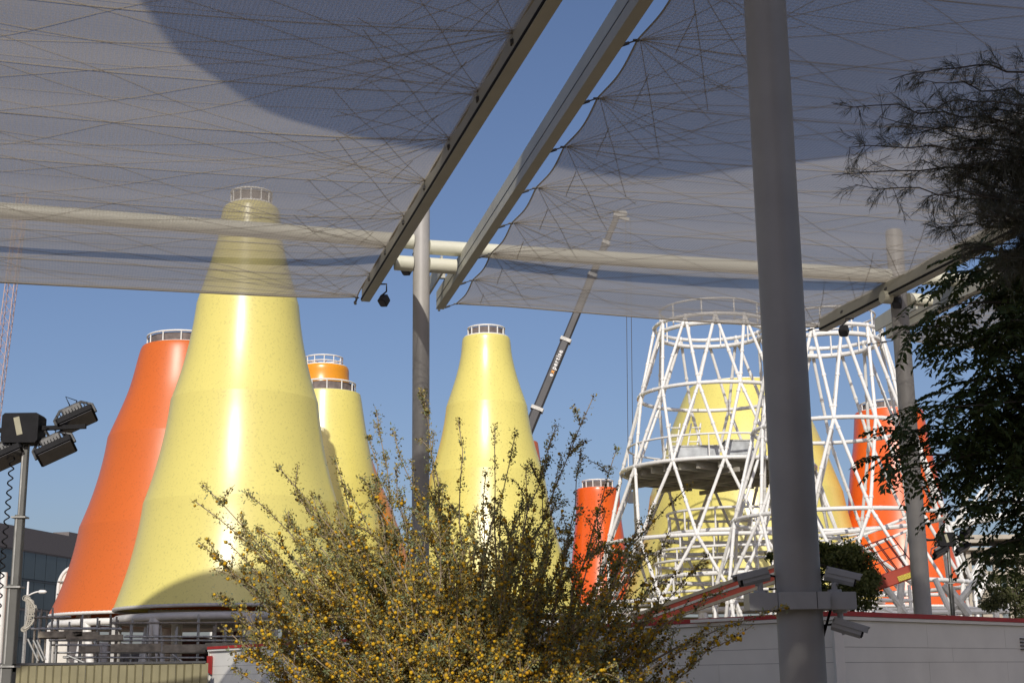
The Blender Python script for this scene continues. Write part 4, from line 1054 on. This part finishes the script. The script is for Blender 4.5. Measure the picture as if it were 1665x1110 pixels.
# flower balls: common low and in the lit half, rare at the tips
hz = Ls[:, 2]; pr = np.clip((3.25 - hz) / 1.6, .02, 1) * .42
fs = rg.random(len(Ls)) < pr * 1.2
Pf = Ls[fs] + rg.normal(0, .016, (fs.sum(), 3)); v, f = balls(Pf, rg.uniform(.008, .0155, len(Pf))); np_mesh('flower_balls', v, f, FLOW, bush, True, kind='stuff')
bsel = rg.random(len(Ls)) < .34
Pb = Ls[bsel] + rg.normal(0, .013, (bsel.sum(), 3)); v, f = balls(Pb, rg.uniform(.0045, .0105, len(Pb))); np_mesh('buds', v, f, BUD, bush, True, kind='stuff')

# ------------------------------------------------------------------ broad leaved tree with feather leaves at the right
LEAFN = leaf_mat('neem_leaf', [(.085, .12, .04), (.12, .165, .05), (.06, .09, .03), (.16, .20, .06)], .38, .45)
rg = np.random.default_rng(4); rr = random.Random(4)
troot = Vector((4.75, 10.6, 0)); neem = empty('feather_leaved_tree', troot, 'dark tree with drooping feathery compound leaves hanging in from the right edge', 'tree')
TB = MB(); TB.path([troot, troot + Vector((-.05, 0, 1.2)), troot + Vector((.02, .05, 2.6)), troot + Vector((-.1, 0, 4.2)), troot + Vector((-.1, .1, 6.2))], [.17, .14, .12, .09, .04], 12)
lv_P = []; lv_D = []; lv_L = []
ntips = [(1442, 742, 10.3), (1470, 700, 10.5), (1500, 660, 10.2), (1545, 640, 10.6), (1490, 530, 10.4), (1530, 500, 10.2), (1560, 455, 10.5), (1600, 440, 10.3), (1640, 470, 10.6), (1560, 560, 10.2), (1600, 540, 10.5), (1650, 560, 10.4), (1580, 620, 10.2), (1625, 640, 10.5),
         (1520, 720, 10.4), (1560, 700, 10.2), (1600, 700, 10.6), (1645, 700, 10.3), (1500, 760, 10.2), (1540, 780, 10.4), (1585, 770, 10.3), (1630, 780, 10.5), (1560, 820, 10.4), (1610, 820, 10.2), (1650, 850, 10.5), (1610, 890, 10.3), (1640, 900, 10.6), (1660, 760, 10.1),
         (1540, 560, 10.7), (1575, 500, 10.7), (1620, 580, 10.1), (1660, 640, 10.2), (1655, 420, 10.4), (1610, 400, 10.6), (1480, 735, 10.6), (1560, 660, 10.0), (1700, 500, 10.4), (1720, 620, 10.3), (1730, 760, 10.5), (1700, 850, 10.3), (1705, 690, 10.1), (1560, 420, 10.2), (1645, 520, 10.0), (1600, 660, 10.0)]
for (tx, ty, tY) in ntips:
    T = npv(at(tx, ty, tY)); zS = min(6.0, max(2.3, T[2] - .2 + rr.uniform(-.3, .2))); S = np.array((4.68, 10.6, zS))
    C = (S + T) / 2 + np.array((0, 0, .30)); q = bez(S, C, T, 10); TB.path([Vector(a) for a in q], [.018 * (1 - k / 10) + .003 for k in range(10)], 5)
    for j in range(20):
        u = rr.uniform(.5, 1.0); i = min(8, int(u * 9)); p = q[i] + (q[i + 1] - q[i]) * (u * 9 - i) + rg.normal(0, .07, 3) * np.array((1, 1.5, 1)); a = rr.uniform(0, 2 * PI)
        out = unit(np.array((math.cos(a) * .9 - .25, math.sin(a) * .8, rr.uniform(-.75, .25)))); lv_P.append(p); lv_D.append(out); lv_L.append(rr.uniform(.20, .34))
    for j in range(4):
        lv_P.append(T); lv_D.append(unit(np.array((-.6 + rr.uniform(-.5, .5), rr.uniform(-.6, .6), rr.uniform(-.7, .2))))); lv_L.append(rr.uniform(.2, .32))
TB.build('trunk_and_limbs', mat('tree_bark', (.12, .10, .08), .9, var=.3, scale=10), neem, True)
VP, VD, VN, VL, VW = [], [], [], [], []; RC = MB()
for p, d, L in zip(lv_P, lv_D, lv_L):
    e = p + d * L + np.array((0, 0, -.22 * L)); c = p + d * L * .5 + np.array((0, 0, .06 * L)); q = bez(p, c, e, 9)
    RC.path([Vector(q[0]), Vector(q[4]), Vector(q[8])], [.0022, .0018, .001], 3, cap=False)
    side = unit(np.cross(d, np.array((0, 0, 1.)))); upn = np.cross(side, d)
    for k in range(2, 9):
        t = unit(q[k] - q[k - 1])
        for s in (-1, 1):
            D = unit(t * .55 + side * s * 1.0 + np.array((0, 0, -.30)) + rg.normal(0, .13, 3)); VP.append(q[k]); VD.append(D); VN.append(upn + rg.normal(0, .25, 3)); VL.append(rg.uniform(.062, .092) * (1 if k < 8 else .85)); VW.append(.016)
v, f = leaf_quads(np.array(VP), np.array(VD), np.array(VN), np.array(VL), np.array(VW) * rg.uniform(.8, 1.2, len(VP))); np_mesh('leaves', v, f, LEAFN, neem, kind='stuff')
RC.build('leaf_stalks', MATS['bush_bud'], neem, kind='stuff')

# ------------------------------------------------------------------ wispy needle tree above it
rg = np.random.default_rng(9); rr = random.Random(9)
wr = Vector((4.6, 9.0, 0)); wisp = empty('wispy_needle_tree', wr, 'wispy tree with long thread fine twigs spreading over the net at the upper right', 'tree')
WB = MB(); WB.path([wr, wr + Vector((-.1, 0, 2)), wr + Vector((-.35, 0, 4.2)), wr + Vector((-.55, .05, 6.2)), wr + Vector((-.6, .1, 7.4))], [.14, .12, .09, .06, .02], 10)
NP_, ND_, NL_ = [], [], []
wt = [((1352, 167), 9.0, .45), ((1352, 285), 9.2, .45), ((1380, 240), 8.9, .5), ((1445, 130), 9.1, .5), ((1500, 130), 9.3, .6), ((1390, 300), 8.8, .5), ((1470, 220), 9.0, .7), ((1430, 190), 9.2, .6), ((1660, 100), 9.1, .5), ((1540, 180), 8.9, .8),
      ((1500, 260), 9.1, .9), ((1560, 240), 9.0, 1), ((1600, 200), 9.3, .8), ((1540, 320), 9.0, 1), ((1590, 310), 9.1, 1), ((1520, 370), 9.2, .8), ((1560, 400), 9.0, 1), ((1620, 280), 9.2, 1), ((1640, 350), 9.0, 1), ((1600, 400), 9.3, 1), ((1640, 220), 9.0, .8), ((1655, 430), 9.1, 1), ((1500, 320), 8.9, .7), ((1550, 290), 9.3, 1), ((1490, 180), 8.8, .6), ((1650, 300), 9.2, 1), ((1575, 350), 8.9, 1), ((1615, 250), 8.9, 1), ((1530, 230), 9.2, 1), ((1625, 440), 9.0, .8), ((1580, 270), 9.0, 1), ((1640, 400), 9.1, 1), ((1600, 350), 8.8, 1)]
for ((tx, ty), tY, dn) in wt:
    T = npv(at(tx, ty, tY)); S0 = npv(at(1672, min(440, ty + rr.uniform(20, 110)), 9.0)) + np.array((.05, 0, 0)); trunkx = np.array((4.1, 9.0, min(6.4, S0[2])))
    C = (trunkx + T) / 2 + np.array((0, 0, rr.uniform(-.12, .3))); q = bez(trunkx, C, T, 14); q[3:-1] += rg.normal(0, .012, (10, 3))
    WB.path([Vector(a) for a in q], [.010 * (1 - k / 14) + .0018 for k in range(14)], 4)
    nt_ = int(46 * dn)
    for j in range(nt_):
        u = rr.uniform(.30, 1); i = min(12, int(u * 13)); p = q[i] + (q[i + 1] - q[i]) * (u * 13 - i); tan = unit(q[i + 1] - q[i])
        dv = unit(tan * .7 + rg.normal(0, .75, 3) + np.array((0, 0, -.1))); l2 = rr.uniform(.06, .22); e = p + dv * l2
        WB.path([Vector(p), Vector((p + e) / 2 + np.array((0, 0, .01))), Vector(e)], [.0026, .002, .0014], 3, cap=False)
        for k in range(34):
            g_ = rr.random(); s = p + dv * l2 * g_; NP_.append(s); ND_.append(unit(dv * .9 + rg.normal(0, .45, 3) + np.array((0, 0, -.28)))); NL_.append(rr.uniform(.04, .12))
P = np.array(NP_); D = np.array(ND_); Ln = np.array(NL_)
v, f = leaf_quads(P, D, rg.normal(0, 1, P.shape), Ln, np.full(len(P), .0017)); np_mesh('needles', v, f, leaf_mat('needle_twig', [(.10, .10, .065), (.14, .14, .085), (.08, .075, .055)], .15, .6), wisp, kind='stuff')
WB.build('limbs', MATS['tree_bark'], wisp, True)

# ------------------------------------------------------------------ leafy crowns: small trees behind the cabin and the shade tree behind the viewer
def crown_tree(name, label, base, blobs, nleaf, l0, l1, mt, trunk_r, seed, wf=.3, group=None):
    rg = np.random.default_rng(seed); root = empty(name, base, label, 'tree', group); m_ = MB(); top = max(b[0].z for b in blobs); mid = sum((b[0] for b in blobs), Vector()) / len(blobs)
    m_.path([base, base.lerp(Vector((mid.x, mid.y, base.z)), .3) + Vector((0, 0, (mid.z - base.z) * .4)), mid], [trunk_r, trunk_r * .8, trunk_r * .45], 10)
    P = []
    tot = sum(b[1] ** 2 for b in blobs)
    for (c, r, sz) in blobs:
        m_.path([mid, (mid + c) / 2 + Vector((0, 0, r * .1)), c], [trunk_r * .4, trunk_r * .25, trunk_r * .1], 6)
        k = max(6, int(40 * r * r)); cl = rg.normal(0, 1, (k, 3)); cl = unit(cl) * (rg.random((k, 1)) ** .45); cl = np.array(c) + cl * r * np.array((1, 1, sz))
        n_ = int(nleaf * r * r / tot); w_ = rg.integers(0, k, n_); P.append(cl[w_] + rg.normal(0, r * .17, (n_, 3)) * np.array((1, 1, sz)))
        for q in cl[:10]: m_.path([c, (Vector(q) + c) / 2, Vector(q)], [trunk_r * .12, trunk_r * .09, trunk_r * .04], 4)
    P = np.concatenate(P); D = unit(rg.normal(0, 1, P.shape) + np.array((0, 0, -.35))); Ln = rg.uniform(l0, l1, len(P))
    m_.build('trunk', MATS['tree_bark'], root, True)
    v, f = leaf_quads(P, D, rg.normal(0, 1, P.shape), Ln, Ln * wf); np_mesh('crown', v, f, mt, root, kind='stuff')
    return root
LEAFD = leaf_mat('dark_green_leaf', [(.03, .05, .012), (.05, .075, .018), (.07, .09, .02), (.025, .04, .012)], .3)
LEAFO = leaf_mat('olive_leaf', [(.07, .085, .03), (.11, .12, .045), (.09, .10, .03), (.14, .14, .06)], .3)
LEAFM = leaf_mat('mid_green_leaf', [(.08, .105, .025), (.13, .15, .035), (.17, .18, .05), (.06, .08, .02)], .35)
c = lambda x, y, Y: at(x, y, Y)
b0 = c(1385, 960, 33); b0.z = 0
crown_tree('small_tree', 'small dark green tree rising behind the cabin right of the near post', b0, [(c(1368, 905, 33), 0.55, .9), (c(1395, 920, 33), 0.59, .9), (c(1350, 930, 33.4), 0.59, .9), (c(1400, 955, 32.7), 0.52, .9), (c(1375, 960, 33), 0.65, .8), (c(1268, 905, 33), 0.29, .8), (c(1350, 890, 33), 0.33, .8)], 12000, .06, .13, LEAFM, .08, 21, .26)
b0 = c(1640, 970, 36); b0.z = 0
crown_tree('small_tree', 'sparse olive green shrub tree above the cabin roof at the right edge', b0, [(c(1630, 960, 36), 0.52, .9), (c(1655, 940, 36), 0.55, 1), (c(1612, 978, 36), 0.43, .8), (c(1660, 980, 36), 0.59, .8), (c(1690, 950, 36), 0.65, 1)], 6000, .05, .11, LEAFO, .06, 22, .3)
crown_tree('shade_tree', 'leafy tree standing behind the viewer that shades the near post', Vector((7.2, -4.5, 0)), [(Vector((2.9, -2.2, 8.6)), 1.9, .9), (Vector((4.6, -.5, 9.0)), 2.1, .9), (Vector((4.1, .8, 9.6)), 1.8, .8), (Vector((5.2, 1.6, 10.0)), 2.0, .8), (Vector((2.7, -4.6, 8.2)), 1.9, .9), (Vector((4.9, -3.4, 8.0)), 2.2, .9), (Vector((3.2, 3.0, 11.2)), 1.7, .8), (Vector((4.9, 3.6, 11.5)), 1.9, .8), (Vector((2.3, -1.4, 12.0)), 1.9, .8), (Vector((2.4, 1.0, 12.2)), 1.7, .8), (Vector((-.3, -5.0, 12)), 1.0, .9), (Vector((2.5, 6.0, 12)), 1.5, .8), (Vector((2.6, 7.6, 12.6)), 1.4, .8)], 95000, .22, .36, LEAFD, .22, 23, .40)
